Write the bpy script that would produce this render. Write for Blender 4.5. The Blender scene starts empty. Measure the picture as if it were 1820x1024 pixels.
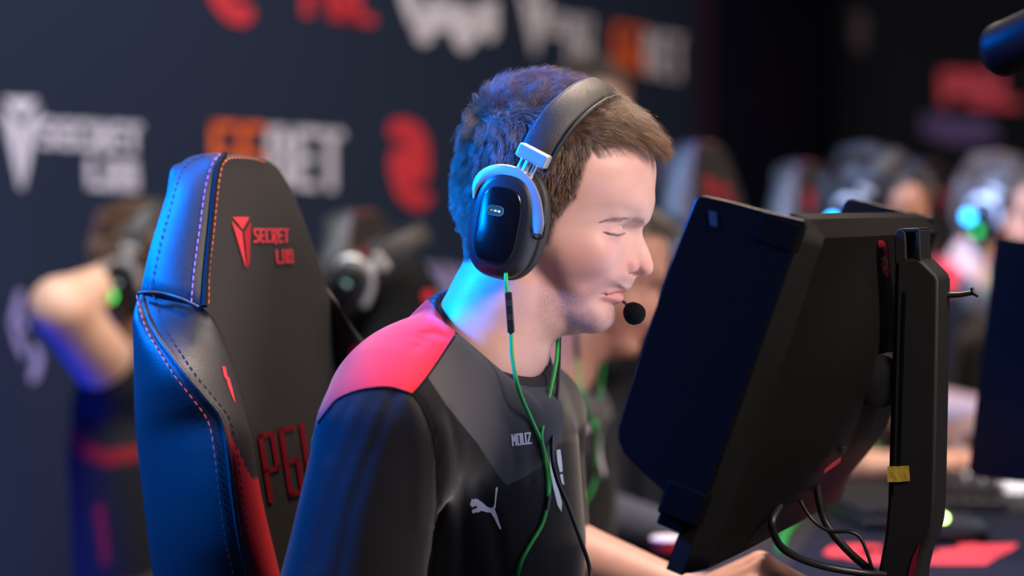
import bpy, math, random
import numpy as np
from mathutils import Vector, Matrix
from mathutils.bvhtree import BVHTree

SC = bpy.context.scene
COL = SC.collection
random.seed(7)
RNG = np.random.default_rng(11)
PI = math.pi

# ------------------------------------------------------------------ camera
FPX = 4297.0                       # 85 mm on a 36 mm wide frame of 1820 px
CAMZ = 1.20
PITCH = math.atan(142 / FPX)
cam_d = bpy.data.cameras.new('camera')
cam = bpy.data.objects.new('camera', cam_d)
COL.objects.link(cam)
cam.location = (0, 0, CAMZ)
cam.rotation_euler = (PI / 2 - PITCH, 0, 0)
cam_d.lens = 85
cam_d.sensor_width = 36
cam_d.clip_start = 0.05
cam_d.dof.use_dof = True
cam_d.dof.focus_distance = 2.14
cam_d.dof.aperture_fstop = 2.5
SC.camera = cam

# ------------------------------------------------------------------ world, view
w = bpy.data.worlds.new('hall')
SC.world = w
w.use_nodes = True
w.node_tree.nodes['Background'].inputs[0].default_value = (0.10, 0.16, 0.34, 1)
w.node_tree.nodes['Background'].inputs[1].default_value = 0.045
SC.view_settings.view_transform = 'Standard'
SC.view_settings.look = 'None'
SC.view_settings.gamma = 1
SC.view_settings.use_curve_mapping = False
SC.view_settings.exposure = 0.0


def area(name, loc, target, size, power, color, shape='DISK', spread=PI):
    d = bpy.data.lights.new(name, 'AREA')
    d.shape = shape
    d.size = size
    d.energy = power
    d.color = color
    d.spread = spread
    o = bpy.data.objects.new(name, d)
    COL.objects.link(o)
    o.location = loc
    o.rotation_euler = (Vector(target) - Vector(loc)).to_track_quat('-Z', 'Y').to_euler()
    return o


# stage lamps of the hall, all outside the picture
area('stage_key_light', (1.65, 0.95, 2.25), (0.06, 2.2, 1.20), 0.8, 6.3, (1.0, 0.85, 0.78), spread=0.75)
area('stage_top_light', (0.35, 2.9, 3.1), (0.0, 2.25, 1.1), 0.7, 44, (1.0, 0.78, 0.62), spread=2.0)
area('stage_blue_light', (-1.2, 2.16, 1.86), (-0.26, 2.2, 1.16), 0.22, 22, (0.0, 0.17, 1.0), spread=1.05)
area('stage_blue_spot', (-1.7, 1.15, 1.50), (-0.16, 2.2, 1.16), 0.14, 0.7, (0.0, 0.20, 1.0), spread=0.36)
area('stage_pale_light', (-1.5, 4.2, 2.5), (-0.1, 2.25, 1.1), 0.3, 5, (0.55, 0.62, 1.0), spread=1.2)
area('banner_light', (-0.8, 2.6, 3.2), (-0.3, 5.4, 1.3), 0.8, 50, (0.80, 0.88, 1.0), spread=1.9)
area('floor_blue_light', (-1.12, 3.72, 0.35), (-0.92, 4.3, 0.95), 0.25, 9, (0.0, 0.03, 1.0), spread=2.4)
area('row_warm_light', (2.6, 3.2, 3.0), (0.9, 4.6, 1.0), 0.8, 36, (1.0, 0.76, 0.62), spread=1.8)
area('row_blue_light', (-0.9, 4.9, 2.9), (0.9, 4.9, 1.15), 0.35, 70, (0.02, 0.28, 1.0), spread=1.5)
area('row_blue_spot', (-0.35, 3.1, 2.5), (0.95, 4.8, 1.15), 0.25, 9, (0.02, 0.28, 1.0), spread=0.75)
area('row_pale_spot', (0.1, 3.2, 2.6), (0.85, 5.0, 1.25), 0.2, 2.2, (0.85, 0.88, 1.0), spread=0.45)

# ================================================================== helpers
CP, SP = math.cos(PITCH), math.sin(PITCH)


def P(px, py, Y):
    """world point seen at pixel (px, py) at distance Y along the world y axis"""
    a = (px - 910) / FPX
    b = (512 - py) / FPX
    d = (a, CP + b * SP, -SP + b * CP)
    k = Y / d[1]
    return Vector((d[0] * k, Y, CAMZ + d[2] * k))


def proj(v):
    """pixel coordinates of an (n,3) array"""
    v = np.asarray(v, float)
    x, y, z = v[:, 0], v[:, 1], v[:, 2] - CAMZ
    dep = y * CP - z * SP
    up = y * SP + z * CP
    return 910 + FPX * x / dep, 512 - FPX * up / dep


def ray(px, py):
    return (P(px, py, 1.0) - Vector((0, 0, CAMZ))).normalized()


def on_plane(px, py, o, n):
    c = Vector((0, 0, CAMZ))
    d = ray(px, py)
    return c + d * ((Vector(o) - c).dot(n) / d.dot(n))


# ------------------------------------------------------------------ objects
def put(name, data, parent=None, kind=None):
    o = bpy.data.objects.new(name, data)
    COL.objects.link(o)
    if parent is not None:
        o.parent = parent
    if kind:
        o['kind'] = kind
    return o


def tag(o, label=None, cat=None, group=None):
    if label:
        o['label'] = label
    if cat:
        o['category'] = cat
    if group:
        o['group'] = group
    return o


def empty(name, loc, label, cat, group=None, rz=0.0):
    o = bpy.data.objects.new(name, None)
    COL.objects.link(o)
    o.location = loc
    o.rotation_euler = (0, 0, rz)
    o.empty_display_size = 0.05
    tag(o, label, cat, group)
    return o


def mesh(name, verts, faces, mats, parent=None, smooth=True, midx=None, kind=None, auto=None, world=True):
    """verts are in world space; a parent Empty is compensated for"""
    me = bpy.data.meshes.new(name)
    v = np.asarray(verts, float).reshape(-1, 3)
    if parent is not None and world:
        mw = pw(parent).inverted()
        m = np.array(mw)
        v = v @ m[:3, :3].T + m[:3, 3]
    if isinstance(faces, np.ndarray):
        n, k = faces.shape
        me.vertices.add(len(v))
        me.vertices.foreach_set('co', v.astype(np.float32).ravel())
        me.loops.add(n * k)
        me.loops.foreach_set('vertex_index', faces.astype(np.int32).ravel())
        me.polygons.add(n)
        me.polygons.foreach_set('loop_start', (np.arange(n) * k).astype(np.int32))
        me.polygons.foreach_set('loop_total', np.full(n, k, np.int32))
        me.update(calc_edges=True)
        me.validate()
    else:
        me.from_pydata([tuple(a) for a in v], [], faces)
        me.update()
    for m_ in (mats if isinstance(mats, (list, tuple)) else [mats]):
        me.materials.append(m_)
    if midx is not None:
        me.polygons.foreach_set('material_index', np.asarray(midx, np.int32))
    me.polygons.foreach_set('use_smooth', [bool(smooth)] * len(me.polygons))
    if auto:
        me.set_sharp_from_angle(angle=auto)
    return put(name, me, parent, kind)


def pw(o):
    m = Matrix.LocRotScale(o.location, o.rotation_euler, o.scale)
    return pw(o.parent) @ m if o.parent else m


def bevel(o, w_, seg=3, angle=0.6):
    b = o.modifiers.new('bevel', 'BEVEL')
    b.width = w_
    b.segments = seg
    b.limit_method = 'ANGLE'
    b.angle_limit = angle
    b.harden_normals = True
    return o


def subsurf(o, n=2):
    s = o.modifiers.new('subsurf', 'SUBSURF')
    s.levels = n
    s.render_levels = n
    return o


def frame_of(o, ax, ay, az=None):
    """box axes"""
    ax, ay = Vector(ax).normalized(), Vector(ay).normalized()
    az = ax.cross(ay).normalized() if az is None else Vector(az).normalized()
    return Vector(o), ax, ay, az


def box_pts(c, ax, ay, az, hx, hy, hz):
    v = []
    for sx in (-1, 1):
        for sy in (-1, 1):
            for sz in (-1, 1):
                v.append(Vector(c) + ax * hx * sx + ay * hy * sy + az * hz * sz)
    f = [(0, 1, 3, 2), (4, 6, 7, 5), (0, 4, 5, 1), (2, 3, 7, 6), (0, 2, 6, 4), (1, 5, 7, 3)]
    return v, f


def box(name, c, size, mat, parent=None, ax=(1, 0, 0), ay=(0, 1, 0), bev=0.0, kind=None, az=None):
    ax = Vector(ax).normalized()
    ay = Vector(ay).normalized()
    az = ax.cross(ay).normalized() if az is None else Vector(az).normalized()
    v, f = box_pts(c, ax, ay, az, size[0] / 2, size[1] / 2, size[2] / 2)
    o = mesh(name, v, f, mat, parent, smooth=bev > 0, kind=kind, auto=0.7 if bev > 0 else None)
    if bev > 0:
        bevel(o, bev)
    return o


def prism(name, pts, dvec, mat, parent=None, bev=0.0, smooth=False, kind=None, seg=3):
    """closed 3D outline (planar) extruded by dvec"""
    pts = [Vector(p) for p in pts]
    n = len(pts)
    d = Vector(dvec)
    nrm = Vector((0, 0, 0))
    for i in range(n):
        a, b = pts[i] - pts[0], pts[(i + 1) % n] - pts[0]
        nrm += a.cross(b)
    if nrm.dot(d) > 0:
        pts = pts[::-1]
    v = pts + [p + d for p in pts]
    f = [tuple(range(n)), tuple(range(2 * n - 1, n - 1, -1))]
    for i in range(n):
        j = (i + 1) % n
        f.append((j, i, n + i, n + j))
    o = mesh(name, v, f, mat, parent, smooth=bev > 0, kind=kind, auto=0.6 if bev > 0 else None)
    if bev > 0:
        bevel(o, bev, seg)
    return o


def smooth_path(pts, n=8, closed=False):
    """Catmull-Rom"""
    p = [Vector(a) for a in pts]
    m = len(p)
    out = []
    rng = range(m if closed else m - 1)
    for i in rng:
        if closed:
            a, b, c, d = p[(i - 1) % m], p[i], p[(i + 1) % m], p[(i + 2) % m]
        else:
            a, b, c, d = p[max(i - 1, 0)], p[i], p[i + 1], p[min(i + 2, m - 1)]
        for k in range(n):
            t = k / n
            out.append(0.5 * ((2 * b) + (c - a) * t + (2 * a - 5 * b + 4 * c - d) * t * t + (3 * b - a - 3 * c + d) * t ** 3))
    if not closed:
        out.append(p[-1])
    return out


def tube_data(path, r, sides=10, closed=False, flat=1.0, up=None):
    """tube verts/faces; r a number or list; flat squashes along the binormal"""
    path = [Vector(a) for a in path]
    n = len(path)
    rs = r if isinstance(r, (list, tuple)) else [r] * n
    v, f = [], []
    prev = None
    for i in range(n):
        if closed:
            t = (path[(i + 1) % n] - path[(i - 1) % n])
        else:
            t = path[min(i + 1, n - 1)] - path[max(i - 1, 0)]
        t = t.normalized() if t.length > 1e-9 else Vector((0, 0, 1))
        if up is not None:
            a = Vector(up[i]) if isinstance(up, list) else Vector(up)
            a = (a - t * a.dot(t)).normalized()
        elif prev is None:
            a = Vector((0, 0, 1)) if abs(t.z) < 0.9 else Vector((1, 0, 0))
            a = (a - t * a.dot(t)).normalized()
        else:
            a = (prev - t * prev.dot(t)).normalized()
        prev = a
        b = t.cross(a)
        for k in range(sides):
            an = 2 * PI * k / sides
            v.append(path[i] + a * math.cos(an) * rs[i] + b * math.sin(an) * rs[i] * flat)
    m = n if closed else n - 1
    for i in range(m):
        j = (i + 1) % n
        for k in range(sides):
            l = (k + 1) % sides
            f.append((i * sides + k, i * sides + l, j * sides + l, j * sides + k))
    if not closed:
        f.append(tuple(range(sides - 1, -1, -1)))
        f.append(tuple((n - 1) * sides + k for k in range(sides)))
    return v, f


def tube(name, path, r, mat, parent=None, sides=10, closed=False, flat=1.0, up=None, kind=None):
    v, f = tube_data(path, r, sides, closed, flat, up)
    return mesh(name, v, f, mat, parent, auto=1.0, kind=kind)


class Joined:
    """collects pieces of ONE part"""

    def __init__(self):
        self.v, self.f = [], []

    def add(self, v, f):
        n = len(self.v)
        self.v += [Vector(a) for a in v]
        self.f += [tuple(i + n for i in q) for q in f]
        return self

    def build(self, name, mat, parent=None, smooth=True, auto=0.8, kind=None):
        return mesh(name, self.v, self.f, mat, parent, smooth, auto=auto if smooth else None, kind=kind)


def lathe_data(c, axis, prof, sides=32, xdir=None):
    """prof: list of (radius, along axis)"""
    ax = Vector(axis).normalized()
    u = Vector(xdir) if xdir else (Vector((0, 0, 1)) if abs(ax.z) < 0.9 else Vector((1, 0, 0)))
    u = (u - ax * u.dot(ax)).normalized()
    w_ = ax.cross(u)
    v, f = [], []
    for (r, h) in prof:
        for k in range(sides):
            a = 2 * PI * k / sides
            v.append(Vector(c) + ax * h + (u * math.cos(a) + w_ * math.sin(a)) * r)
    for i in range(len(prof) - 1):
        for k in range(sides):
            l = (k + 1) % sides
            f.append((i * sides + k, i * sides + l, (i + 1) * sides + l, (i + 1) * sides + k))
    f.append(tuple(range(sides - 1, -1, -1)))
    f.append(tuple((len(prof) - 1) * sides + k for k in range(sides)))
    return v, f


def lathe(name, c, axis, prof, mat, parent=None, sides=32, auto=0.7):
    v, f = lathe_data(c, axis, prof, sides)
    return mesh(name, v, f, mat, parent, auto=auto)


# ------------------------------------------------------------------ materials
def mat(name, col, rough=0.5, metal=0.0, spec=0.5, emit=None, estr=0.0, sheen=0.0, bump=0.0, bscale=800.0, coat=0.0, var=0.0, vscale=20.0, sss=0.0):
    m = bpy.data.materials.new(name)
    m.use_nodes = True
    nt = m.node_tree
    b = nt.nodes['Principled BSDF']
    b.inputs['Base Color'].default_value = (*col, 1)
    b.inputs['Roughness'].default_value = rough
    b.inputs['Metallic'].default_value = metal
    b.inputs['Specular IOR Level'].default_value = spec
    b.inputs['Sheen Weight'].default_value = sheen
    b.inputs['Sheen Roughness'].default_value = 0.4
    b.inputs['Coat Weight'].default_value = coat
    if sss:
        b.inputs['Subsurface Weight'].default_value = sss
        b.inputs['Subsurface Radius'].default_value = (1.0, 0.35, 0.18)
        b.inputs['Subsurface Scale'].default_value = 0.006
    if emit:
        b.inputs['Emission Color'].default_value = (*emit, 1)
        b.inputs['Emission Strength'].default_value = estr
    tc = None
    if bump or var:
        tc = nt.nodes.new('ShaderNodeTexCoord')
    if bump:
        n = nt.nodes.new('ShaderNodeTexNoise')
        n.inputs['Scale'].default_value = bscale
        n.inputs['Detail'].default_value = 3
        nt.links.new(tc.outputs['Object'], n.inputs['Vector'])
        bp = nt.nodes.new('ShaderNodeBump')
        bp.inputs['Strength'].default_value = bump
        bp.inputs['Distance'].default_value = 0.001
        nt.links.new(n.outputs['Fac'], bp.inputs['Height'])
        nt.links.new(bp.outputs['Normal'], b.inputs['Normal'])
    if var:
        n = nt.nodes.new('ShaderNodeTexNoise')
        n.inputs['Scale'].default_value = vscale
        n.inputs['Detail'].default_value = 4
        nt.links.new(tc.outputs['Object'], n.inputs['Vector'])
        r = nt.nodes.new('ShaderNodeMapRange')
        r.inputs['From Min'].default_value = 0.3
        r.inputs['From Max'].default_value = 0.7
        r.inputs['To Min'].default_value = 1 - var
        r.inputs['To Max'].default_value = 1 + var
        nt.links.new(n.outputs['Fac'], r.inputs['Value'])
        mx = nt.nodes.new('ShaderNodeMix')
        mx.data_type = 'RGBA'
        mx.blend_type = 'MULTIPLY'
        mx.inputs[0].default_value = 1
        mx.inputs[6].default_value = (*col, 1)
        nt.links.new(r.outputs['Result'], mx.inputs[7])
        nt.links.new(mx.outputs[2], b.inputs['Base Color'])
    return m


def masked(m, layers, soft=0.0):
    """layers: (attribute, colour, edge softness in attribute units); attribute > 0 shows the colour"""
    nt = m.node_tree
    b = nt.nodes['Principled BSDF']
    src = b.inputs['Base Color'].links[0].from_socket if b.inputs['Base Color'].links else None
    for (an, colr, sf) in layers:
        at = nt.nodes.new('ShaderNodeAttribute')
        at.attribute_name = an
        r = nt.nodes.new('ShaderNodeMapRange')
        r.interpolation_type = 'SMOOTHSTEP'
        r.inputs['From Min'].default_value = -sf
        r.inputs['From Max'].default_value = sf
        nt.links.new(at.outputs['Fac'], r.inputs['Value'])
        mx = nt.nodes.new('ShaderNodeMix')
        mx.data_type = 'RGBA'
        nt.links.new(r.outputs['Result'], mx.inputs[0])
        if src is None:
            mx.inputs[6].default_value = b.inputs['Base Color'].default_value
        else:
            nt.links.new(src, mx.inputs[6])
        mx.inputs[7].default_value = (*colr, 1)
        src = mx.outputs[2]
    nt.links.new(src, b.inputs['Base Color'])
    return m


def attr(o, name, vals):
    a = o.data.attributes.new(name, 'FLOAT', 'POINT')
    a.data.foreach_set('value', np.asarray(vals, np.float32))


# ------------------------------------------------------------------ distance fields
def sd_poly(x, y, poly):
    """signed distance to a closed 2D polygon, negative inside"""
    poly = np.asarray(poly, float)
    d = np.full(x.shape, 1e18)
    s = np.ones(x.shape)
    n = len(poly)
    for i in range(n):
        j = (i - 1) % n
        ex, ey = poly[j] - poly[i]
        wx, wy = x - poly[i][0], y - poly[i][1]
        t = np.clip((wx * ex + wy * ey) / (ex * ex + ey * ey + 1e-12), 0, 1)
        bx, by = wx - ex * t, wy - ey * t
        d = np.minimum(d, bx * bx + by * by)
        c1 = y >= poly[i][1]
        c2 = y < poly[j][1]
        c3 = ex * wy > ey * wx
        flip = (c1 & c2 & c3) | (~c1 & ~c2 & ~c3)
        s = np.where(flip, -s, s)
    return s * np.sqrt(d)


def smin(a, b, k):
    h = np.clip(0.5 + 0.5 * (b - a) / k, 0, 1)
    return b * (1 - h) + a * h - k * h * (1 - h)


def smax(a, b, k):
    return -smin(-a, -b, k)


def ell(x, y, z, c, r):
    """ellipsoid, approximate distance"""
    a, b, d = (x - c[0]) / r[0], (y - c[1]) / r[1], (z - c[2]) / r[2]
    k0 = np.sqrt(a * a + b * b + d * d)
    k1 = np.sqrt((a / r[0]) ** 2 + (b / r[1]) ** 2 + (d / r[2]) ** 2) + 1e-9
    return k0 * (k0 - 1) / k1


def cap(x, y, z, a, b, ra, rb=None):
    """tapered capsule"""
    rb = ra if rb is None else rb
    e = np.array([b[0] - a[0], b[1] - a[1], b[2] - a[2]], float)
    px, py, pz = x - a[0], y - a[1], z - a[2]
    t = np.clip((px * e[0] + py * e[1] + pz * e[2]) / (e @ e + 1e-12), 0, 1)
    return np.sqrt((px - e[0] * t) ** 2 + (py - e[1] * t) ** 2 + (pz - e[2] * t) ** 2) - (ra + (rb - ra) * t)


def chain(x, y, z, pts, rs, k=0.0):
    d = None
    for i in range(len(pts) - 1):
        c = cap(x, y, z, pts[i], pts[i + 1], rs[i], rs[i + 1])
        d = c if d is None else (smin(d, c, k) if k else np.minimum(d, c))
    return d


def nets(fn, lo, hi, h):
    """surface nets: mesh of fn(x,y,z) = 0 inside a box"""
    ax = [np.arange(lo[i] - h, hi[i] + 2 * h, h) for i in range(3)]
    n = [len(a) for a in ax]
    F = np.empty(n, np.float32)
    step = max(1, int(2.5e6 / (n[1] * n[2])))
    for s in range(0, n[0], step):
        x, y, z = np.meshgrid(ax[0][s:s + step], ax[1], ax[2], indexing='ij')
        F[s:s + step] = fn(x, y, z)
    F[[0, -1]] = np.maximum(F[[0, -1]], 1e-3 * h + 0 * F[[0, -1]])
    F[:, [0, -1]] = np.maximum(F[:, [0, -1]], 1e-3 * h)
    F[:, :, [0, -1]] = np.maximum(F[:, :, [0, -1]], 1e-3 * h)
    S = F < 0
    cs = np.zeros([a - 1 for a in n], np.uint8)
    for dx in (0, 1):
        for dy in (0, 1):
            for dz in (0, 1):
                cs += S[dx:n[0] - 1 + dx, dy:n[1] - 1 + dy, dz:n[2] - 1 + dz]
    act = np.argwhere((cs > 0) & (cs < 8))
    idx = -np.ones(cs.shape, np.int32)
    idx[tuple(act.T)] = np.arange(len(act))
    acc = np.zeros((len(act), 3))
    cnt = np.zeros(len(act))
    corners = [(a, b, c) for a in (0, 1) for b in (0, 1) for c in (0, 1)]
    for a in corners:
        for axis in range(3):
            if a[axis]:
                continue
            b = list(a)
            b[axis] = 1
            fa = F[tuple((act + a).T)]
            fb = F[tuple((act + b).T)]
            m = (fa < 0) != (fb < 0)
            t = np.where(m, fa / np.where(m, fa - fb, 1), 0)
            p = np.array(a, float)[None].repeat(len(act), 0)
            p[:, axis] += t
            acc[m] += p[m]
            cnt[m] += 1
    v = act + acc / cnt[:, None]
    v = np.array([ax[i][0] for i in range(3)]) + v * h
    faces = []
    for axis in range(3):
        o = [i for i in range(3) if i != axis]
        sl0 = [slice(None)] * 3
        sl1 = [slice(None)] * 3
        sl0[axis] = slice(0, -1)
        sl1[axis] = slice(1, None)
        A, B = S[tuple(sl0)], S[tuple(sl1)]
        e = np.argwhere(A != B)
        e = e[(e[:, o[0]] > 0) & (e[:, o[1]] > 0) & (e[:, o[0]] < n[o[0]] - 1) & (e[:, o[1]] < n[o[1]] - 1)]
        ins = A[tuple(e.T)]
        q = []
        for (da, db) in ((0, 0), (-1, 0), (-1, -1), (0, -1)):
            c = e.copy()
            c[:, o[0]] += da
            c[:, o[1]] += db
            q.append(idx[tuple(c.T)])
        q = np.stack(q, 1)
        fl = ins if axis != 1 else ~ins
        q = np.where(fl[:, None], q, q[:, ::-1])
        faces.append(q)
    return v, np.concatenate(faces)


def join_nets(parts):
    vs, fs, n = [], [], 0
    for v, f in parts:
        vs.append(v)
        fs.append(f + n)
        n += len(v)
    return np.concatenate(vs), np.concatenate(fs)


def to_world(M, uvw):
    m = np.array(M)
    return uvw @ m[:3, :3].T + m[:3, 3]


def noise3(x, y, z, seed=0, k=6):
    """cheap smooth noise: sum of random sines"""
    r = np.random.default_rng(seed)
    o = 0
    for _ in range(k):
        d = r.normal(size=3)
        ph = r.uniform(0, 6.28)
        o = o + np.sin(d[0] * x + d[1] * y + d[2] * z + ph)
    return o / k

# ------------------------------------------------------------------ lettering and marks
from mathutils.geometry import delaunay_2d_cdt

GLY = {
    'S': [[(1, 1), (0, 1), (0, .5), (1, .5), (1, 0), (0, 0)]], 'E': [[(1, 1), (0, 1), (0, 0), (1, 0)], [(0, .5), (.9, .5)]],
    'C': [[(1, 1), (0, 1), (0, 0), (1, 0)]], 'R': [[(0, 0), (0, 1), (1, 1), (1, .5), (.1, .5)], [(.45, .5), (1, -.15)]],
    'T': [[(0, 1), (1, 1)], [(.5, 1), (.5, 0)]], 'L': [[(0, 1), (0, 0), (1, 0)]], 'A': [[(0, 0), (0, 1), (1, 1), (1, 0)], [(0, .42), (1, .42)]],
    'B': [[(0, 0), (0, 1), (.9, 1), (.9, .5), (1, .5), (1, 0), (0, 0)], [(0, .5), (.9, .5)]], 'G': [[(1, 1), (0, 1), (0, 0), (1, 0), (1, .5), (.5, .5)]],
    'P': [[(0, 0), (0, 1), (1, 1), (1, .45), (0, .45)]], 'M': [[(0, 0), (0, 1), (.5, .45), (1, 1), (1, 0)]], 'O': [[(0, 0), (0, 1), (1, 1), (1, 0), (0, 0)]],
    'U': [[(0, 1), (0, 0), (1, 0), (1, 1)]], 'Z': [[(0, 1), (1, 1), (0, 0), (1, 0)]], '.': [[(.35, 0), (.65, 0)]], 'V': [[(0, 1), (.5, 0), (1, 1)]],
    'D': [[(0, 0), (0, 1), (.8, 1), (1, .8), (1, .2), (.8, 0), (0, 0)]], 'I': [[(.5, 0), (.5, 1)]], 'N': [[(0, 0), (0, 1), (1, 0), (1, 1)]],
    '2': [[(0, .72), (0, 1), (1, 1), (1, .55), (0, .35), (0, 0), (1, 0), (1, .25)]],
    'Y': [[(0, 1), (.5, .5), (1, 1)], [(.5, .5), (.5, 0)]], 'H': [[(0, 0), (0, 1)], [(1, 0), (1, 1)], [(0, .5), (1, .5)]],
}


def text_polys(s, lw, lh, gap, th):
    """stroke lettering: list of 2D polygons, origin at lower left of the first letter"""
    out = []
    x = 0
    for ch in s:
        if ch == ' ':
            x += lw
            continue
        wd = lw * (0.35 if ch in '.I' else 1)
        for st in GLY[ch]:
            pts = [Vector((x + (a if ch not in '.I' else 0.5) * wd + (0 if ch != '.' else (a - .5) * wd), b * (lh - th) + th / 2)) for a, b in st]
            for a, b in zip(pts[:-1], pts[1:]):
                d = (b - a)
                if d.length < 1e-9:
                    continue
                d.normalize()
                n = Vector((-d.y, d.x)) * th / 2
                a2, b2 = a - d * th / 2, b + d * th / 2
                out.append([tuple(a2 - n), tuple(b2 - n), tuple(b2 + n), tuple(a2 + n)])
        x += wd + gap + th
    return out, x - gap - th


def fill2d(poly, step):
    """triangulated polygon with inner points every `step`"""
    pts = []
    n = len(poly)
    for i in range(n):
        a, b = Vector(poly[i]), Vector(poly[(i + 1) % n])
        k = max(1, int((b - a).length / step))
        for j in range(k):
            pts.append(a.lerp(b, j / k))
    m = len(pts)
    edges = [(i, (i + 1) % m) for i in range(m)]
    arr = np.array([tuple(p) for p in pts])
    lo, hi = arr.min(0), arr.max(0)
    gx, gy = np.meshgrid(np.arange(lo[0] + step / 2, hi[0], step), np.arange(lo[1] + step / 2, hi[1], step), indexing='ij')
    if gx.size:
        dd = sd_poly(gx.ravel(), gy.ravel(), arr)
        for x, y, d_ in zip(gx.ravel(), gy.ravel(), dd):
            if d_ < -step * 0.4:
                pts.append(Vector((x, y)))
    r = delaunay_2d_cdt([Vector(p) for p in pts], edges, [], 1, 1e-7)
    return [tuple(p) for p in r[0]], [tuple(f) for f in r[2]]


def decal(name, polys, place, matl, parent=None, step=1e9):
    """polys: 2D polygons; place(x, y) -> world point"""
    jn = Joined()
    for p in polys:
        v, f = fill2d(p, step)
        w_ = [place(a, b) for a, b in v]
        if any(q is None for q in w_):
            bad = {i for i, q in enumerate(w_) if q is None}
            f = [q for q in f if not any(i in bad for i in q)]
            w_ = [q if q is not None else Vector((0, 0, 0)) for q in w_]
            if not f:
                continue
        jn.add(w_, f)
    return jn.build(name, matl, parent, smooth=False)


def on_surface(bvh, off=0.0012):
    c = Vector((0, 0, CAMZ))

    def g(px, py):
        d = ray(px, py)
        h = bvh.ray_cast(c, d)
        return None if h[0] is None else h[0] - d * off
    return g


def affine(o, ex, ey):
    """maps 2D lettering space into another 2D space"""
    return lambda p: (o[0] + p[0] * ex[0] + p[1] * ey[0], o[1] + p[0] * ex[1] + p[1] * ey[1])

# ================================================================== the hall: printed banner wall, side walls, floor, desks
FLZ = 0.0
m_banner = mat('navy_banner_print', (0.0125, 0.0215, 0.043), rough=0.7, spec=0.25, bump=0.1, bscale=300)
m_wall2 = mat('dark_blue_panel', (0.003, 0.007, 0.028), rough=0.6, spec=0.3)
m_wall3 = mat('black_stage_panel', (0.004, 0.004, 0.007), rough=0.8, spec=0.3)
m_floor = mat('dark_stage_floor', (0.012, 0.013, 0.018), rough=0.45, spec=0.4, var=0.2, vscale=3)
m_trimr = mat('shaded_red_trim', (0.010, 0.003, 0.006), rough=0.8, spec=0.1)  # reddish trim, near black: shade at the banner's end is put into the colour
m_wprint = mat('banner_white_print', (0.70, 0.66, 0.70), rough=0.7)
m_rprint = mat('banner_red_print', (0.62, 0.030, 0.040), rough=0.7)
m_oprint = mat('banner_orange_print', (0.85, 0.13, 0.015), rough=0.7)
m_pprint = mat('banner_lilac_print', (0.33, 0.29, 0.52), rough=0.7)

WD_ = Vector((0.494, 0.8695, 0))
WO = Vector((0, 6.0, 0))
WN = Vector((0.8695, -0.494, 0))


def wall_slab(name, a, b, z0, z1, th, matl):
    a, b = Vector((a[0], a[1], 0)), Vector((b[0], b[1], 0))
    d = (b - a).normalized()
    n = Vector((-d.y, d.x, 0)) * th
    p = [a + Vector((0, 0, z0)), b + Vector((0, 0, z0)), b + Vector((0, 0, z1)), a + Vector((0, 0, z1))]
    return prism(name, p, n, matl, kind='structure')


eA = WO - WD_ * 3.6
eB = on_plane(1238, 300, WO, WN)
wall_slab('wall_back', eA, eB, 0, 3.3, 0.10, m_banner)
eB0 = Vector((eB.x, eB.y, 0))
eC = P(1480, 300, 9.0)
wall_slab('wall_side', (eB.x + 0.035, eB.y + 0.05), (eC.x, eC.y), 0, 3.3, 0.10, m_wall2)
box('trim_1', (eB.x + 0.01, eB.y + 0.01, 1.65), (0.07, 0.07, 3.3), m_trimr, kind='structure')
eD = P(2250, 300, 8.6)
wall_slab('wall_far', (eC.x, eC.y), (eD.x, eD.y), 0, 3.3, 0.10, m_wall3)
prism('floor', [Vector(p) for p in ((-4, -0.6, 0), (5, -0.6, 0), (5, 10.5, 0), (-4, 10.5, 0))], (0, 0, -0.1), m_floor, kind='structure')

wp = lambda off: (lambda x, y: on_plane(x, y, WO + WN * off, WN))


def sign(name, label, cat, items, place, root_px, group=None):
    """one printed mark on a wall: an Empty with one mesh per coloured piece"""
    r = empty(name, place(*root_px), label, cat, group)
    for nm, polys, m_ in items:
        decal(nm, polys, place, m_, r)
    return r


def arrow_icon(x0, y0, w_, h_, k=0.0):
    """the three-facet pointed emblem"""
    q = lambda a, b: (x0 + a * w_, y0 + b * h_ + a * k)
    return [[q(0.06, 0), q(0.92, 0), q(0.53, 0.22)], [q(0, 0.07), q(0.49, 0.29), q(0.51, 0.98), q(0.46, 0.94)], [q(1, 0.07), q(0.56, 0.29), q(0.545, 0.98), q(0.60, 0.90)]]


def tx(s, o, ex, ey, lw, lh, gap, th):
    p, _ = text_polys(s, lw, lh, gap, th)
    f = affine(o, ex, ey)
    return [[f(a) for a in q] for q in p]


def swirl(cx, cy, w_, h_, sk=0.0):
    """rounded figure-2 emblem"""
    pts = [(-1, -0.62), (-0.85, -0.9), (-0.3, -1.0), (0.4, -0.92), (0.85, -0.6), (0.95, -0.1), (0.9, 0.22), (0.68, 0.42), (0.1, 0.42), (0.15, 0.56), (0.6, 0.58), (1.0, 0.62),
           (0.95, 0.85), (0.6, 1.0), (0.0, 0.97), (-0.55, 0.72), (-0.85, 0.3), (-0.92, -0.05), (-0.7, -0.32), (-0.2, -0.36), (0.0, -0.42), (-0.2, -0.52), (-0.6, -0.52)]
    return [[(cx + a * w_ / 2, cy + b * h_ / 2 + a * sk) for a, b in pts]]


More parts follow.
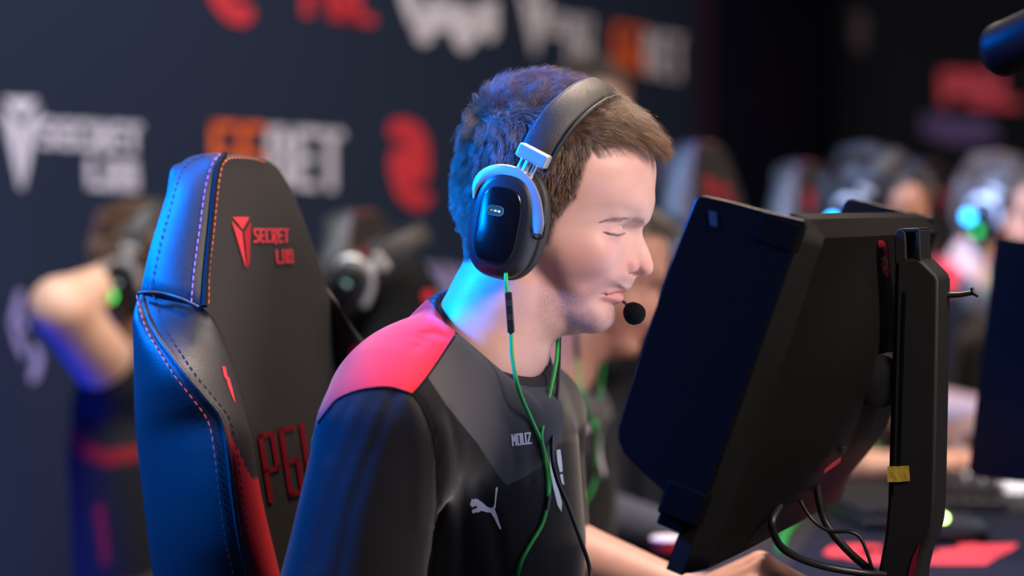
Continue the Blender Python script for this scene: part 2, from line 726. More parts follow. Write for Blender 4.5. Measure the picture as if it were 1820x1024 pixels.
wf = wp(0.004)
sign('printed_logo', 'white pointed emblem with stepped two-line lettering at the left end of the banner', 'logo',
     [('emblem', arrow_icon(0, 173, 74, 168, 3), m_wprint), ('lettering', tx('SECRET', (76, 262), (1, .055), (0, -1), 17, 52, 2.5, 11) + tx('LAB', (160, 336), (1, .06), (0, -1), 17, 56, 3, 12), m_wprint)], wf, (130, 270))
sign('printed_logo', 'orange and white lettering on the banner behind the chair of the man in front', 'logo',
     [('orange_letters', tx('GG', (382, 326), (1, .055), (0, -1), 32, 110, 4, 14), m_oprint), ('white_letters', tx('BET', (482, 332), (1, .06), (0, -1), 28, 108, 3, 15), m_wprint)], wf, (500, 280))
sign('printed_logo', 'red rounded emblem left of the head of the man in front', 'logo', [('emblem', swirl(727, 291, 76, 158, 4), m_rprint)], wf, (727, 290))
sign('printed_logo', 'red rounded emblem cut by the top edge above the chair', 'logo', [('emblem', swirl(405, -48, 92, 178, 8), m_rprint)], wf, (410, -40))
sign('printed_logo', 'red block lettering cut by the top edge of the picture', 'logo', [('lettering', tx('PGL', (546, 28), (1, .14), (-0.03, -1), 24, 92, 3, 17), m_rprint)], wf, (600, 10))
BL = [[(705, -30), (735, -25), (748, 30), (742, 62), (728, 40), (716, 10)], [(738, 20), (765, 10), (770, 70), (752, 80), (738, 66)], [(762, -10), (784, -8), (786, 52), (768, 56)],
      [(780, 6), (800, 8), (802, 56), (786, 54)], [(796, 0), (822, 6), (826, 60), (838, 84), (828, 92), (812, 84), (800, 50)], [(822, 14), (848, 18), (850, 66), (836, 86), (826, 60)],
      [(850, 0), (884, 2), (884, 60), (872, 74), (852, 58)]]
sign('printed_logo', 'white blackletter word cut by the top edge above the man in front', 'logo', [('lettering', BL, m_wprint)], wf, (800, 30))
sign('printed_logo', 'white pointed emblem with lettering high behind the head of the man in front', 'logo',
     [('emblem', arrow_icon(922, -30, 56, 128, 8), m_wprint), ('lettering', tx('SECRET', (972, 62), (1, .15), (0, -1), 7, 42, 1.5, 6) + tx('LAB', (1012, 112), (1, .17), (0, -1), 7, 44, 1.5, 6.5), m_wprint)], wf, (990, 50))
sign('printed_logo', 'orange and white lettering at the right end of the banner', 'logo',
     [('orange_letters', tx('GG', (1094, 122), (1, .17), (0, -1), 18, 82, 2.5, 10), m_oprint), ('white_letters', tx('BET', (1150, 133), (1, .17), (0, -1), 13, 80, 2, 9), m_wprint)], wf, (1150, 90))
sign('printed_logo', 'lilac blackletter strokes low on the banner beside the raised elbow', 'logo',
     [('lettering', [[(32, 515), (42, 520), (34, 570), (24, 578), (16, 575)], [(18, 578), (30, 582), (46, 622), (42, 640), (30, 618)], [(36, 565), (48, 572), (46, 590), (36, 586)],
                     [(56, 610), (70, 618), (76, 640), (68, 672), (56, 682), (52, 668), (60, 640)]], m_pprint)], wf, (40, 590))
sign('printed_logo', 'lilac blackletter strokes on the banner just behind the neck of the man in front', 'logo',
     [('lettering', [[(752, 468), (776, 474), (782, 520), (770, 556), (754, 540)], [(784, 470), (812, 478), (818, 530), (800, 560), (788, 520)], [(820, 474), (850, 480), (848, 540), (828, 552)]], m_pprint)], wf, (800, 520))
sign('printed_logo', 'lilac emblem low on the banner left of the tall chair', 'logo', [('emblem', [[(1172, 275), (1205, 262), (1212, 330), (1206, 400), (1180, 390)]], m_pprint)], wf, (1190, 330))

# marks on the far panels
fo, fn = Vector((eC.x, eC.y, 0)), Vector((eD.y - eC.y, -(eD.x - eC.x), 0)).normalized()
wf3 = lambda x, y: on_plane(x, y, fo + fn * 0.004, fn)
sign('lit_sign', 'red lettered sign glowing on the black panel under the stage camera', 'sign',
     [('lettering', tx('PGL', (1680, 188), (1, .03), (-0.02, -1), 30, 62, 3, 15), mat('sign_red', (0.3, 0.02, 0.03), emit=(1.0, 0.05, 0.07), estr=0.22))], wf3, (1740, 155))
sign('printed_logo', 'dim red emblem on the dark blue panel', 'logo', [('emblem', swirl(1527, 54, 30, 70), mat('dim_red_print', (0.09, 0.006, 0.012)))], wf3, (1527, 54))
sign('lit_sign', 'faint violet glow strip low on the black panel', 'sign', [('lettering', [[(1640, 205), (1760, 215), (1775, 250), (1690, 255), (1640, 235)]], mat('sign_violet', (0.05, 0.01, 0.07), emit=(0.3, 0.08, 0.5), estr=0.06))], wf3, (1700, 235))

# ------------------------------------------------------------------ desks
m_desk = mat('dark_grey_desk', (0.020, 0.019, 0.024), rough=0.6, spec=0.3, var=0.1, vscale=30)
m_deskleg = mat('black_steel', (0.02, 0.02, 0.022), rough=0.4, metal=0.6)
m_padm = mat('navy_mouse_pad', (0.008, 0.009, 0.017), rough=0.9, spec=0.2)
DZ = 0.78


def desk(label, corners, group='players desks in the row'):
    """corners: four (x, y), counter-clockwise"""
    c = [Vector((x, y, DZ)) for x, y in corners]
    m_ = sum(c, Vector()) / 4
    r = empty('desk', (m_.x, m_.y, 0), label, 'desk', group)
    prism('desk_top', c, (0, 0, -0.03), m_desk, r, bev=0.003)
    for p in c:
        q = p.lerp(m_, 0.12)
        box('leg', (q.x, q.y, (DZ - 0.03) / 2), (0.05, 0.05, DZ - 0.03), m_deskleg, r)
    return r


desk1 = desk('dark grey desk under the forearm of the man in front', [(0.16, 1.68), (0.95, 1.50), (1.22, 2.48), (0.24, 2.66)])
desk2 = desk('dark grey desk of the player behind, with red lettered pad and white cloth', [(0.20, 2.72), (1.25, 2.54), (1.50, 3.66), (0.30, 3.80)])
desk3 = desk('dark grey desk in front of the player showing above the big monitor', [(0.74, 3.86), (1.75, 3.72), (1.95, 4.62), (0.86, 4.78)])
desk4 = desk('dark grey desk of the player at the far right', [(1.14, 4.84), (2.15, 4.68), (2.35, 5.60), (1.24, 5.80)])

# ================================================================== the human head (units: 1 = 0.512 mm, u forward, v down, w to the head's left)
HY = math.radians(11)
SIL = np.array([
    (1161, 276), (1166, 299), (1165.5, 318), (1164, 338), (1164.5, 357.7), (1161, 374), (1153, 386), (1142, 396), (1135, 405), (1131, 418),
    (1130, 440), (1129, 460), (1128, 480), (1130, 489), (1127, 497), (1123, 505), (1121.5, 511), (1117, 515.5), (1109, 517.5), (1105.5, 520), (1107.5, 526),
    (1107, 534), (1102, 539.5), (1095.5, 543), (1092, 549), (1093, 559), (1092, 569), (1087, 577), (1078, 583), (1066, 587), (1045, 587),
    (1020, 584), (990, 570), (950, 545), (915, 515), (880, 485), (845, 455), (826, 420), (816, 380), (813, 330), (819, 280), (832, 230),
    (857, 188), (892, 158), (938, 142), (985, 141), (1030, 155), (1075, 178), (1115, 208), (1143, 240)])
NOSE = np.array([
    (1130, 380), (1144, 393), (1140.5, 400), (1141, 406), (1143, 416), (1149.5, 432), (1157, 451), (1161.5, 466), (1162.5, 473), (1161, 481), (1155, 487.5),
    (1146, 490), (1136, 489.5), (1131, 491), (1126, 497), (1112, 500), (1100, 480), (1100, 440), (1108, 410)])


def interp(v, xs, ys):
    return np.interp(v, xs, ys)


class Table:
    """2D field sampled on a 2-unit grid, rounded off away from the outline"""

    def __init__(self, poly, sm, keep):
        path = smooth_path([(p[0], p[1], 0) for p in poly], 3, True)
        gu, gv = np.meshgrid(np.arange(690, 1262, 2.0), np.arange(50, 780, 2.0), indexing='ij')
        d = sd_poly(gu, gv, [(p[0], p[1]) for p in path])
        bl = d.copy()
        k = int(sm)
        ker = np.ones(2 * k + 1) / (2 * k + 1)
        for _ in range(3):
            bl = np.apply_along_axis(lambda r: np.convolve(np.pad(r, k, 'edge'), ker, 'valid'), 0, bl)
            bl = np.apply_along_axis(lambda r: np.convolve(np.pad(r, k, 'edge'), ker, 'valid'), 1, bl)
        t = np.clip((-d - 4) / keep, 0, 1)
        t = t * t * (3 - 2 * t)
        self.d = d + (bl - d) * t

    def __call__(self, u, v):
        a = np.clip((u - 690) / 2, 0, self.d.shape[0] - 1.001)
        b = np.clip((v - 50) / 2, 0, self.d.shape[1] - 1.001)
        i, j = a.astype(int), b.astype(int)
        a, b = a - i, b - j
        D = self.d
        return (D[i, j] * (1 - a) + D[i + 1, j] * a) * (1 - b) + (D[i, j + 1] * (1 - a) + D[i + 1, j + 1] * a) * b


T_SIL = Table(SIL, 7, 40)
T_NOSE = Table(NOSE, 1, 20)


def sst_(x, a, b):
    t = np.clip((x - a) / (b - a), 0, 1)
    return t * t * (3 - 2 * t)


def head_sdf(u, v, w):
    aw = np.abs(w)
    u1, v1 = (u[:, :, :1], v[:, :, :1]) if u.ndim == 3 else (u, v)
    d2, n2 = T_SIL(u1, v1), T_NOSE(u1, v1)
    W = interp(v1, [140, 200, 250, 300, 360, 400, 420, 450, 480, 520, 550, 590], [148, 150, 150, 146, 140, 136, 135, 133, 130, 121, 108, 87])
    Pw = interp(v1, [200, 300, 360, 400, 440, 480, 520, 560, 590], [2.05, 2.1, 2.05, 1.92, 1.8, 1.72, 1.68, 1.74, 1.85])
    back = np.clip((1010 - u1) / 160, 0, 1)
    Pw = Pw + (2.15 - Pw) * back * back * (3 - 2 * back)
    R = 158.0
    q = np.clip(1 + d2 / R, 0.0, 3)
    g = (q ** Pw + (aw / W) ** Pw) ** (1 / Pw)
    d = (g - 1) * 118
    # brow ridge, cheek bone, jaw
    d = smin(d, cap(u, v, aw, (1137, 387, 14), (1102, 384, 70), 13, 11), 18)
    d = smin(d, ell(u, v, aw, (1060, 450, 84), (36, 26, 20)), 36)
    d = smin(d, cap(u, v, aw, (950, 515, 80), (1058, 566, 28), 15, 16), 36)
    d = smin(d, cap(u, v, aw, (935, 560, 45), (1012, 572, 18), 26, 20), 26)
    d = smin(d, cap(u, v, aw, (925, 490, 66), (968, 556, 44), 42, 34), 30)
    # eye sockets
    d = smax(d, -ell(u, v, aw, (1134, 411, 42), (26, 16, 22)), 18)
    d = smax(d, -ell(u, v, aw, (1108, 408, 92), (14, 11, 18)), 16)
    # beside the mouth
    d = smax(d, -ell(u, v, aw, (1128, 500, 62), (14, 20, 10)), 26)
    # nose: wedge that widens with depth
    wid = interp(v1, [385, 405, 440, 462, 480, 495], [14, 13, 18, 23, 23, 16])
    qn = np.clip(1 + n2 / 36.0, 0, 3)
    gn = (qn ** 1.7 + (aw / wid) ** 1.7) ** (1 / 1.7)
    d = smin(d, (gn - 1) * 18, 10)
    d = smin(d, ell(u, v, aw, (1120, 471, 20), (18, 16, 11)), 5)
    d = smax(d, -cap(u, v, aw, (1101, 455, 32), (1098, 484, 36), 1.5, 2.5), 7)
    d = smax(d, -cap(u, v, aw, (1124, 484.5, 24), (1143, 485.5, 11), 2.6, 2.8), 2)
    d = smax(d, -ell(u, v, aw, (1134, 487, 12), (11, 5, 6)), 2.5)
    # eyeball under its lids: upper lid lowered, a fold above it
    d = smin(d, ell(u, v, aw, (1091, 411, 61), (24, 21, 27)), 10)
    # crease above the lid and the slit between the lids, cut through the eye bulge only
    ef = np.abs(ell(u, v, aw, (1091, 411, 61), (24, 21, 27)))
    xv = 985 + (u - 985) * math.cos(HY) - aw * math.sin(HY)
    yc = np.interp(xv, [1066, 1080, 1094, 1106, 1116], [409.5, 404.5, 401.5, 401, 405])
    ys = np.interp(xv, [1066, 1080, 1094, 1106, 1114], [411.5, 416, 418, 416, 412])
    on = sst_(xv, 1064, 1074) * sst_(-xv, -1122, -1110) * np.clip(1 - ef / 9, 0, 1)
    d = d + on * (2.3 * np.exp(-((v - yc) / 1.7) ** 2) + 2.8 * np.exp(-((v - ys) / 1.5) ** 2) - 1.0 * np.exp(-((v - ys + 4.5) / 3.0) ** 2))
    # lips
    d = smin(d, cap(u, v, aw, (1110, 511.5, 8), (1088, 517, 44), 6, 3), 6)
    d = smin(d, cap(u, v, aw, (1097, 529, 8), (1083, 524, 42), 8.5, 3), 8)
    d = smax(d, -cap(u, v, aw, (1112, 519.3, 0), (1102, 520, 24), 1.9, 1.8), 2)
    d = smax(d, -cap(u, v, aw, (1102, 520, 24), (1076, 522, 57), 2.2, 1.8), 2)
    d = smax(d, -ell(u, v, aw, (1103, 545, 0), (7, 4, 24)), 9)
    d = smax(d, -ell(u, v, aw, (1131, 500, 0), (4, 8, 4)), 4)
    return d


def ear_sdf(u, v, w):
    aw = np.abs(w)
    d = ell(u, v, aw, (925, 405, 146), (26, 44, 9))
    return smax(d, -ell(u, v, aw, (930, 400, 154), (15, 28, 8)), 5)


def head_matrix(center, yaw=HY, pitch=0.0, roll=0.0, s=0.000512, origin=(985, 350, 0)):
    """head space -> world. yaw turns the face from +x towards the camera; pitch > 0 raises the face"""
    m = Matrix(((s, 0, 0), (0, 0, s), (0, -s, 0))).to_4x4()       # u->x, w->y, v->-z
    R = Matrix.Rotation(-yaw, 4, 'Z') @ Matrix.Rotation(-pitch, 4, 'Y') @ Matrix.Rotation(roll, 4, 'X')
    return Matrix.Translation(Vector(center)) @ R @ m @ Matrix.Translation(-Vector(origin))


def vis(u, v, w):
    """where a point of the head (its near-side mirror image) is seen in the side view"""
    return 985 + (u - 985) * math.cos(HY) - np.abs(w) * math.sin(HY), v


HAIRLINE = [(1172, 250), (1158, 268), (1136, 264), (1092, 256), (1052, 268), (1036, 292), (1028, 320), (1018, 352), (998, 374), (984, 396), (974, 432),
            (950, 436), (940, 400), (880, 420), (868, 448), (838, 462), (800, 466), (700, 440), (700, 60), (1250, 60), (1250, 200)]
M_HAIRLESS = None


def skin_masks(o, hs, hair_soft=6):
    u, v, w = hs[:, 0], hs[:, 1], hs[:, 2]
    x, y = vis(u, v, w)
    attr(o, 'm_hair', -sd_poly(x, y, HAIRLINE))
    up = sd_poly(u + np.abs(w) * 0.45, v, [(1094, 519), (1106, 515), (1118, 510), (1130, 510), (1130, 519.5), (1104, 519.5)])
    lo = sd_poly(u + np.abs(w) * 0.40, v, [(1092, 520.5), (1102, 519), (1118, 519), (1118, 540), (1103, 539), (1094, 531)])
    attr(o, 'm_lips', np.minimum(-np.minimum(up, lo), 53 - np.abs(w)))
    brow = sd_poly(x, y, [(1052, 396), (1070, 390), (1095, 386), (1118, 387), (1138, 390), (1142, 396), (1132, 398), (1110, 395), (1090, 393), (1070, 395)])
    attr(o, 'm_brow', -brow)
    beard = sd_poly(x, y, [(1126, 494), (1120, 512), (1100, 514), (1075, 516), (1052, 522), (1030, 545), (1000, 545), (985, 520), (975, 440), (985, 440), (1000, 500), (1035, 520),
                           (1052, 505), (1085, 496), (1108, 488)])
    chin = sd_poly(x, y, [(960, 500), (985, 520), (1020, 550), (1050, 548), (1072, 560), (1084, 545), (1100, 545), (1100, 600), (1040, 600), (985, 610), (955, 560)])
    attr(o, 'm_beard', -np.minimum(beard, chin))
    attr(o, 'm_nose', -ell(u, v, np.abs(w), (1128, 474, 12), (36, 20, 28)))
    attr(o, 'm_lid', -ell(u, v, np.abs(w), (1100, 407, 66), (34, 20, 38)))
    sl = sd_poly(x, y, [(1068, 411), (1080, 415), (1094, 417), (1108, 413.5), (1108, 415), (1094, 419), (1080, 417), (1068, 412)])
    attr(o, 'm_lash', np.where((u > 1060), 1.1 - np.abs(sl), -9))
    attr(o, 'm_cheek', -ell(u, v, np.abs(w), (1060, 480, 95), (70, 55, 70)))


def skin_material(name, col, stubble=0.5, hair=(0.035, 0.02, 0.013)):
    m = mat(name, col, rough=0.48, spec=0.42, bump=0.10, bscale=1800, var=0.05, vscale=60, sss=0.12)
    beard = tuple(c * f for c, f in zip(col, (0.62, 0.62, 0.66)))
    masked(m, [
        ('m_cheek', (col[0] * 1.0, col[1] * 0.88, col[2] * 0.92), 45),
        ('m_nose', (col[0] * 1.0, col[1] * 0.80, col[2] * 0.76), 20),
        ('m_lid', (col[0] * 0.94, col[1] * 0.95, col[2] * 1.02), 10),
        ('m_lips', (col[0] * 0.92, col[1] * 0.66, col[2] * 0.70), 3),
        ('m_lash', (col[0] * 0.42, col[1] * 0.34, col[2] * 0.36), 1.1),
        ('m_hair', hair, 9),
    ])
    # stubble: speckled darkening inside the beard area
    nt = m.node_tree
    b = nt.nodes['Principled BSDF']
    src = b.inputs['Base Color'].links[0].from_socket
    at = nt.nodes.new('ShaderNodeAttribute')
    at.attribute_name = 'm_beard'
    r = nt.nodes.new('ShaderNodeMapRange')
    r.interpolation_type = 'SMOOTHSTEP'
    r.inputs['From Min'].default_value = -12
    r.inputs['From Max'].default_value = 10
    nt.links.new(at.outputs['Fac'], r.inputs['Value'])
    tc = nt.nodes.new('ShaderNodeTexCoord')
    nz = nt.nodes.new('ShaderNodeTexNoise')
    nz.inputs['Scale'].default_value = 900
    nz.inputs['Detail'].default_value = 2
    nt.links.new(tc.outputs['Object'], nz.inputs['Vector'])
    r2 = nt.nodes.new('ShaderNodeMapRange')
    r2.inputs['From Min'].default_value = 0.35
    r2.inputs['From Max'].default_value = 0.62
    r2.inputs['To Min'].default_value = 0.25
    r2.inputs['To Max'].default_value = 1.0
    nt.links.new(nz.outputs['Fac'], r2.inputs['Value'])
    mu = nt.nodes.new('ShaderNodeMath')
    mu.operation = 'MULTIPLY'
    nt.links.new(r.outputs['Result'], mu.inputs[0])
    nt.links.new(r2.outputs['Result'], mu.inputs[1])
    m2 = nt.nodes.new('ShaderNodeMath')
    m2.operation = 'MULTIPLY'
    m2.inputs[1].default_value = stubble
    nt.links.new(mu.outputs[0], m2.inputs[0])
    mx = nt.nodes.new('ShaderNodeMix')
    mx.data_type = 'RGBA'
    nt.links.new(m2.outputs[0], mx.inputs[0])
    nt.links.new(src, mx.inputs[6])
    mx.inputs[7].default_value = (col[0] * 0.30, col[1] * 0.27, col[2] * 0.26, 1)
    nt.links.new(mx.outputs[2], b.inputs['Base Color'])
    return m


def hand_parts(wrist, palm_dir, up, side, curl, size=1.0, thumb=1, spread=1.0):
    """finger chains of a hand: palm_dir wrist->knuckles, up = back of hand, side towards the thumb.
    Returns list of (points, radii) chains"""
    w_, d, u_, s_ = Vector(wrist), Vector(palm_dir).normalized(), Vector(up).normalized(), Vector(side).normalized()
    z = size
    chains = []
    base = []
    lens = [(0.044, 0.026, 0.021), (0.048, 0.030, 0.022), (0.045, 0.028, 0.021), (0.035, 0.021, 0.019)]
    offs = [0.027, 0.009, -0.009, -0.026]
    fwd = [0.090, 0.094, 0.089, 0.080]
    hi = [0.006, 0.009, 0.007, 0.002]
    for i in range(4):
        b = w_ + d * fwd[i] * z + s_ * offs[i] * z + u_ * hi[i] * z
        base.append(b)
        pts = [b]
        ang = curl[i][0]
        for k in range(3):
            dd = (d * math.cos(ang) - u_ * math.sin(ang) + s_ * (offs[i] * 2.4 * spread)).normalized()
            pts.append(pts[-1] + dd * lens[i][k] * z)
            if k < 2:
                ang += curl[i][k + 1]
        rs = [0.0105 * z, 0.0092 * z, 0.0082 * z, 0.0070 * z]
        if i == 3:
            rs = [r * 0.88 for r in rs]
        chains.append((pts, rs))
    # palm: rays from the wrist to each knuckle
    for i, b in enumerate(base):
        chains.append(([w_ + s_ * offs[i] * 0.55 * z, b - u_ * 0.004], [0.0205 * z, 0.0145 * z]))
    # thumb leaves the side of the palm near its base
    t0 = w_ + d * 0.022 * z + s_ * 0.022 * z - u_ * 0.004
    t1 = t0 + (d * 0.62 + s_ * 0.70 - u_ * 0.25).normalized() * 0.040 * z
    t2 = t1 + (d * 0.86 + s_ * 0.28 - u_ * 0.35).normalized() * 0.033 * z
    t3 = t2 + (d * 0.93 - u_ * 0.30).normalized() * 0.026 * z
    chains.append(([t0, t1, t2, t3], [0.0150 * z, 0.0120 * z, 0.0105 * z, 0.0085 * z]))
    return chains


def arm_net(elbow, wrist, chains, h, upper=None, r_el=0.046, r_wr=0.026):
    pts = [elbow, wrist] + [p for c in chains for p in c[0]]
    if upper is not None:
        pts.append(upper)
    a = np.array([tuple(p) for p in pts])
    lo, hi = a.min(0) - 0.065, a.max(0) + 0.065

    def f(x, y, z):
        e, w_ = np.array(elbow), np.array(wrist)
        m = e + (w_ - e) * 0.28
        d = chain(x, y, z, [e, m, w_], [r_el * 0.92, r_el, r_wr])
        if upper is not None:
            d = smin(d, cap(x, y, z, upper, e, r_el * 1.12, r_el * 0.95), 0.02)
        for (ps, rs) in chains:
            c = chain(x, y, z, [tuple(p) for p in ps], rs)
            d = smin(d, c, 0.006)
        return d
    return nets(f, lo, hi, h)

# ================================================================== a seated player, built in the place of the one in front
TA = math.radians(32)
TF = Vector((math.cos(TA), -math.sin(TA), 0))     # where the chest points
TL = Vector((math.sin(TA), math.cos(TA), 0))      # to the player's left
HM = head_matrix(P(985, 350, 2.2))
HMI = HM.inverted()
NECK = [P(930, 470, 2.205), P(902, 540, 2.20), P(853, 635, 2.20), P(800, 760, 2.21)]
S1, S2, S3 = P(795, 775, 2.235), P(800, 960, 2.25), P(760, 1320, 2.29)
JOINTS = dict(sn=P(680, 790, 2.05), en=P(598, 1190, 2.0), wn=P(930, 1250, 1.86),
              sf=P(930, 745, 2.38), ef=P(938, 985, 2.50), wf=P(1246, 1078, 2.35))
LOOP_C = P(860, 604, 2.2)
LOOP_A = TF * 0.050 + Vector((0, 0, -0.032))
LOOP_B = TL * 0.060

LOOP_N = LOOP_A.cross(LOOP_B).normalized()
LOOP_N = LOOP_N if LOOP_N.z > 0 else -LOOP_N


def V3(p):
    return (p[0], p[1], p[2])


def loft(x, y, z, secs, F, L):
    """stack of oval sections (centre, half width, half depth), by height"""
    zs = np.array([s[0][2] for s in secs])
    o = np.argsort(zs)
    zs = zs[o]
    g = lambda k: np.interp(z, zs, np.array([k(secs[i]) for i in o]))
    cx, cy = g(lambda s: s[0][0]), g(lambda s: s[0][1])
    a, b = g(lambda s: s[1]), g(lambda s: s[2])
    u = (x - cx) * L[0] + (y - cy) * L[1]
    f = (x - cx) * F[0] + (y - cy) * F[1]
    q = ((np.abs(u) / a) ** 2.3 + (np.abs(f) / b) ** 2.3) ** (1 / 2.3)
    return (q - 1) * np.minimum(a, b) * 0.9


def torso_sdf(x, y, z, J, grow=0.0):
    d = loft(x, y, z, [(P(800, 690, 2.225), 0.095, 0.07), (P(790, 740, 2.23), 0.122, 0.092), (S1, 0.136, 0.102), (S2, 0.142, 0.108), (S3, 0.16, 0.125)], TF, TL)
    d = smax(d, z - P(800, 655, 2.22)[2], 0.05)
    d = smax(d, 0.50 - z, 0.03)
    d = smin(d, cap(x, y, z, V3(P(740, 748, 2.12)), V3(P(790, 750, 2.32)), 0.076, 0.072), 0.03)
    # slopes from the neck to the shoulders
    d = smin(d, cap(x, y, z, V3(P(803, 612, 2.165)), V3(P(700, 712, 2.08)), 0.034, 0.046), 0.025)
    nb = P(830, 668, 2.2)
    d = smin(d, cap(x, y, z, V3(nb), V3(P(705, 775, 2.06)), 0.054, 0.050), 0.03)
    d = smin(d, cap(x, y, z, V3(nb), V3(J['sf'] if J['sf'][2] < 1.2 else P(930, 745, 2.38)), 0.056, 0.052), 0.03)
    d = smin(d, cap(x, y, z, V3(P(842, 655, 2.2)), V3(P(905, 735, 2.16)), 0.050, 0.045), 0.03)
    return d - grow


def neck_cut(x, y, z):
    a = (x - LOOP_C[0]) * LOOP_N[0] + (y - LOOP_C[1]) * LOOP_N[1] + (z - LOOP_C[2]) * LOOP_N[2]
    l = np.abs((x - LOOP_C[0]) * TL[0] + (y - LOOP_C[1]) * TL[1])
    f = (x - LOOP_C[0]) * TF[0] + (y - LOOP_C[1]) * TF[1]
    return a - 0.48 * np.maximum(l - 0.034, 0) - 0.5 * np.maximum(-f, 0)


def wrinkles(x, y, z):
    return 0.0016 * noise3(x * 22, y * 22, z * 9, 3) + 0.0008 * noise3(x * 60, y * 60, z * 22, 4)


def jersey_net(J, h, hem_n=0.92, hem_f=0.86, fine=False):
    lo = np.array([-0.42, 1.86, 0.50])
    hi = np.array([0.22, 2.66, 1.20])
    for k in ('en', 'ef', 'sn', 'sf'):
        p = np.array(V3(J[k]))
        lo, hi = np.minimum(lo, p - 0.09), np.maximum(hi, p + 0.09)

    def f(x, y, z):
        d = torso_sdf(x, y, z, J, 0.004)
        for s, e, hem, side in ((J['sn'], J['en'], hem_n, -1), (J['sf'], J['ef'], hem_f, 1)):
            m = s.lerp(e, 0.5)
            t = s.lerp(e, hem)
            c = chain(x, y, z, [V3(s), V3(m), V3(t)], [0.0575, 0.060, 0.064])
            ax = (e - s).normalized()
            c = smax(c, (x - t[0]) * ax[0] + (y - t[1]) * ax[1] + (z - t[2]) * ax[2], 0.004)
            d = smin(d, c, 0.022)
        if fine:
            # hanging folds under the arm and across the chest
            zz = z - CAMZ
            dep = y * CP - zz * SP
            qx, qy = 910 + FPX * x / dep, 512 - FPX * (y * SP + zz * CP) / dep
            near = np.clip((2.27 - y) / 0.05, 0, 1)
            for line, wd, amp in FOLDS:
                c = polyd(qx, qy, line)
                d = d + near * amp * np.exp(-(c / wd) ** 2)
            d = d + wrinkles(x, y, z)
        n = chain(x, y, z, [V3(p) for p in NECK], [0.052, 0.0535, 0.056, 0.056])
        d = smin(d, chain(x, y, z, [V3(P(902, 540, 2.20)), V3(P(852, 640, 2.20)), V3(P(815, 740, 2.21))], [0.0605, 0.0630, 0.070]), 0.022)
        d = smax(d, neck_cut(x, y, z), 0.012)
        return smax(d, -n, 0.003)
    return nets(f, lo, hi, h)


ARMHOLE = [(733, 701), (748, 720), (762, 750), (772, 790), (777, 840), (776, 900), (769, 960), (758, 1060)]
FOLDS = [(ARMHOLE, 5, 0.0032), ([(722, 706), (735, 740), (744, 790), (748, 850), (744, 930)], 11, -0.0022), ([(790, 760), (800, 840), (803, 930), (800, 1030)], 12, -0.0022),
         ([(700, 705), (660, 800), (625, 900), (600, 1030)], 10, 0.0018), ([(660, 715), (600, 860), (560, 1000)], 12, 0.0014), ([(795, 728), (812, 800), (822, 900), (825, 1010)], 7, 0.0018),
         ([(880, 720), (905, 760), (915, 830)], 7, 0.0012), ([(940, 735), (948, 790), (944, 860)], 6, 0.0012), ([(742, 600), (770, 590), (790, 600)], 5, 0.0022), ([(735, 622), (758, 604)], 4, 0.0020),
         ([(850, 860), (880, 940), (890, 1020)], 12, 0.0020), ([(620, 720), (600, 760), (585, 810)], 8, 0.0014)]


def polyd(x, y, line):
    """distance to an open polyline"""
    o = None
    for (x0, y0), (x1, y1) in zip(line[:-1], line[1:]):
        ex, ey = x1 - x0, y1 - y0
        t = np.clip(((x - x0) * ex + (y - y0) * ey) / (ex * ex + ey * ey), 0, 1)
        q = (x - x0 - ex * t) ** 2 + (y - y0 - ey * t) ** 2
        o = q if o is None else np.minimum(o, q)
    return np.sqrt(o)


RED = [(800, 470), (700, 480), (640, 560), (600, 600), (520, 700), (540, 790), (566, 752), (584, 728), (602, 709), (640, 694), (690, 689), (733, 701), (770, 655), (808, 598), (812, 560), (806, 520)]
GREY = [(806, 596), (757, 665), (795, 722), (850, 790), (885, 845), (907, 870), (921, 866), (924, 857), (965, 843), (1060, 822), (1100, 600), (940, 560)]
CMID = P(925, 780, 2.12)


def jersey_masks(o, T=None):
    n = len(o.data.vertices)
    c = np.empty(n * 3, np.float32)
    o.data.vertices.foreach_get('co', c)
    c = c.reshape(-1, 3).astype(float)
    l = np.array(TL)
    s = (c - np.array(CMID)) @ l
    m = c - np.outer(2 * np.maximum(s, 0), l)
    x, y = proj(m)
    side = (c[:, 2] > 0.8)
    attr(o, 'p_red', -sd_poly(x, y, RED) - np.clip(s * 600, 0, 60))
    x2, y2 = proj(c)
    front = (c - np.array(LOOP_C)) @ np.array(TF)
    attr(o, 'p_grey', np.minimum(-sd_poly(x, y, GREY), (front + 0.012) * 2000))
    nk = chain(c[:, 0], c[:, 1], c[:, 2], [V3(p) for p in NECK], [0.052, 0.0535, 0.056, 0.056])
    attr(o, 'p_collar', np.minimum((0.0125 - nk) * 2000, (front + 0.050) * 2000))


def player_materials(tag_, dark=(0.0065, 0.0065, 0.008), red=(0.58, 0.016, 0.020)):
    m = mat('jersey_cloth' + tag_, dark, rough=0.85, spec=0.08, sheen=0.22, bump=0.35, bscale=1500)
    return masked(m, [('p_grey', (0.058, 0.056, 0.062), 0.9), ('p_red', red, 0.9), ('p_collar', (0.0045, 0.0045, 0.005), 0.9)])


def neck_sdf(u, v, w):
    """in head space"""
    pts = [tuple(HMI @ p) for p in NECK]
    s = 1 / 0.000512
    d = chain(u, v, w, pts, [0.050 * s, 0.0525 * s, 0.056 * s, 0.060 * s], 10)
    d = smin(d, cap(u, v, w, (905, 470, -72), (955, 640, -22), 17, 14), 24)
    d = smin(d, cap(u, v, w, (905, 470, 72), (955, 640, 22), 17, 14), 24)
    return d


def body_head_net(h):
    def f(u, v, w):
        d = head_sdf(u, v, w)
        n = neck_sdf(u, v, w)
        d = smin(d, n, 22)
        return smin(d, ear_sdf(u, v, w), 5)
    return nets(f, (770, 125, -172), (1180, 715, 172), h)


def head_mesh_world(h):
    v, f = body_head_net(h)
    return v, to_world(HM, v), f

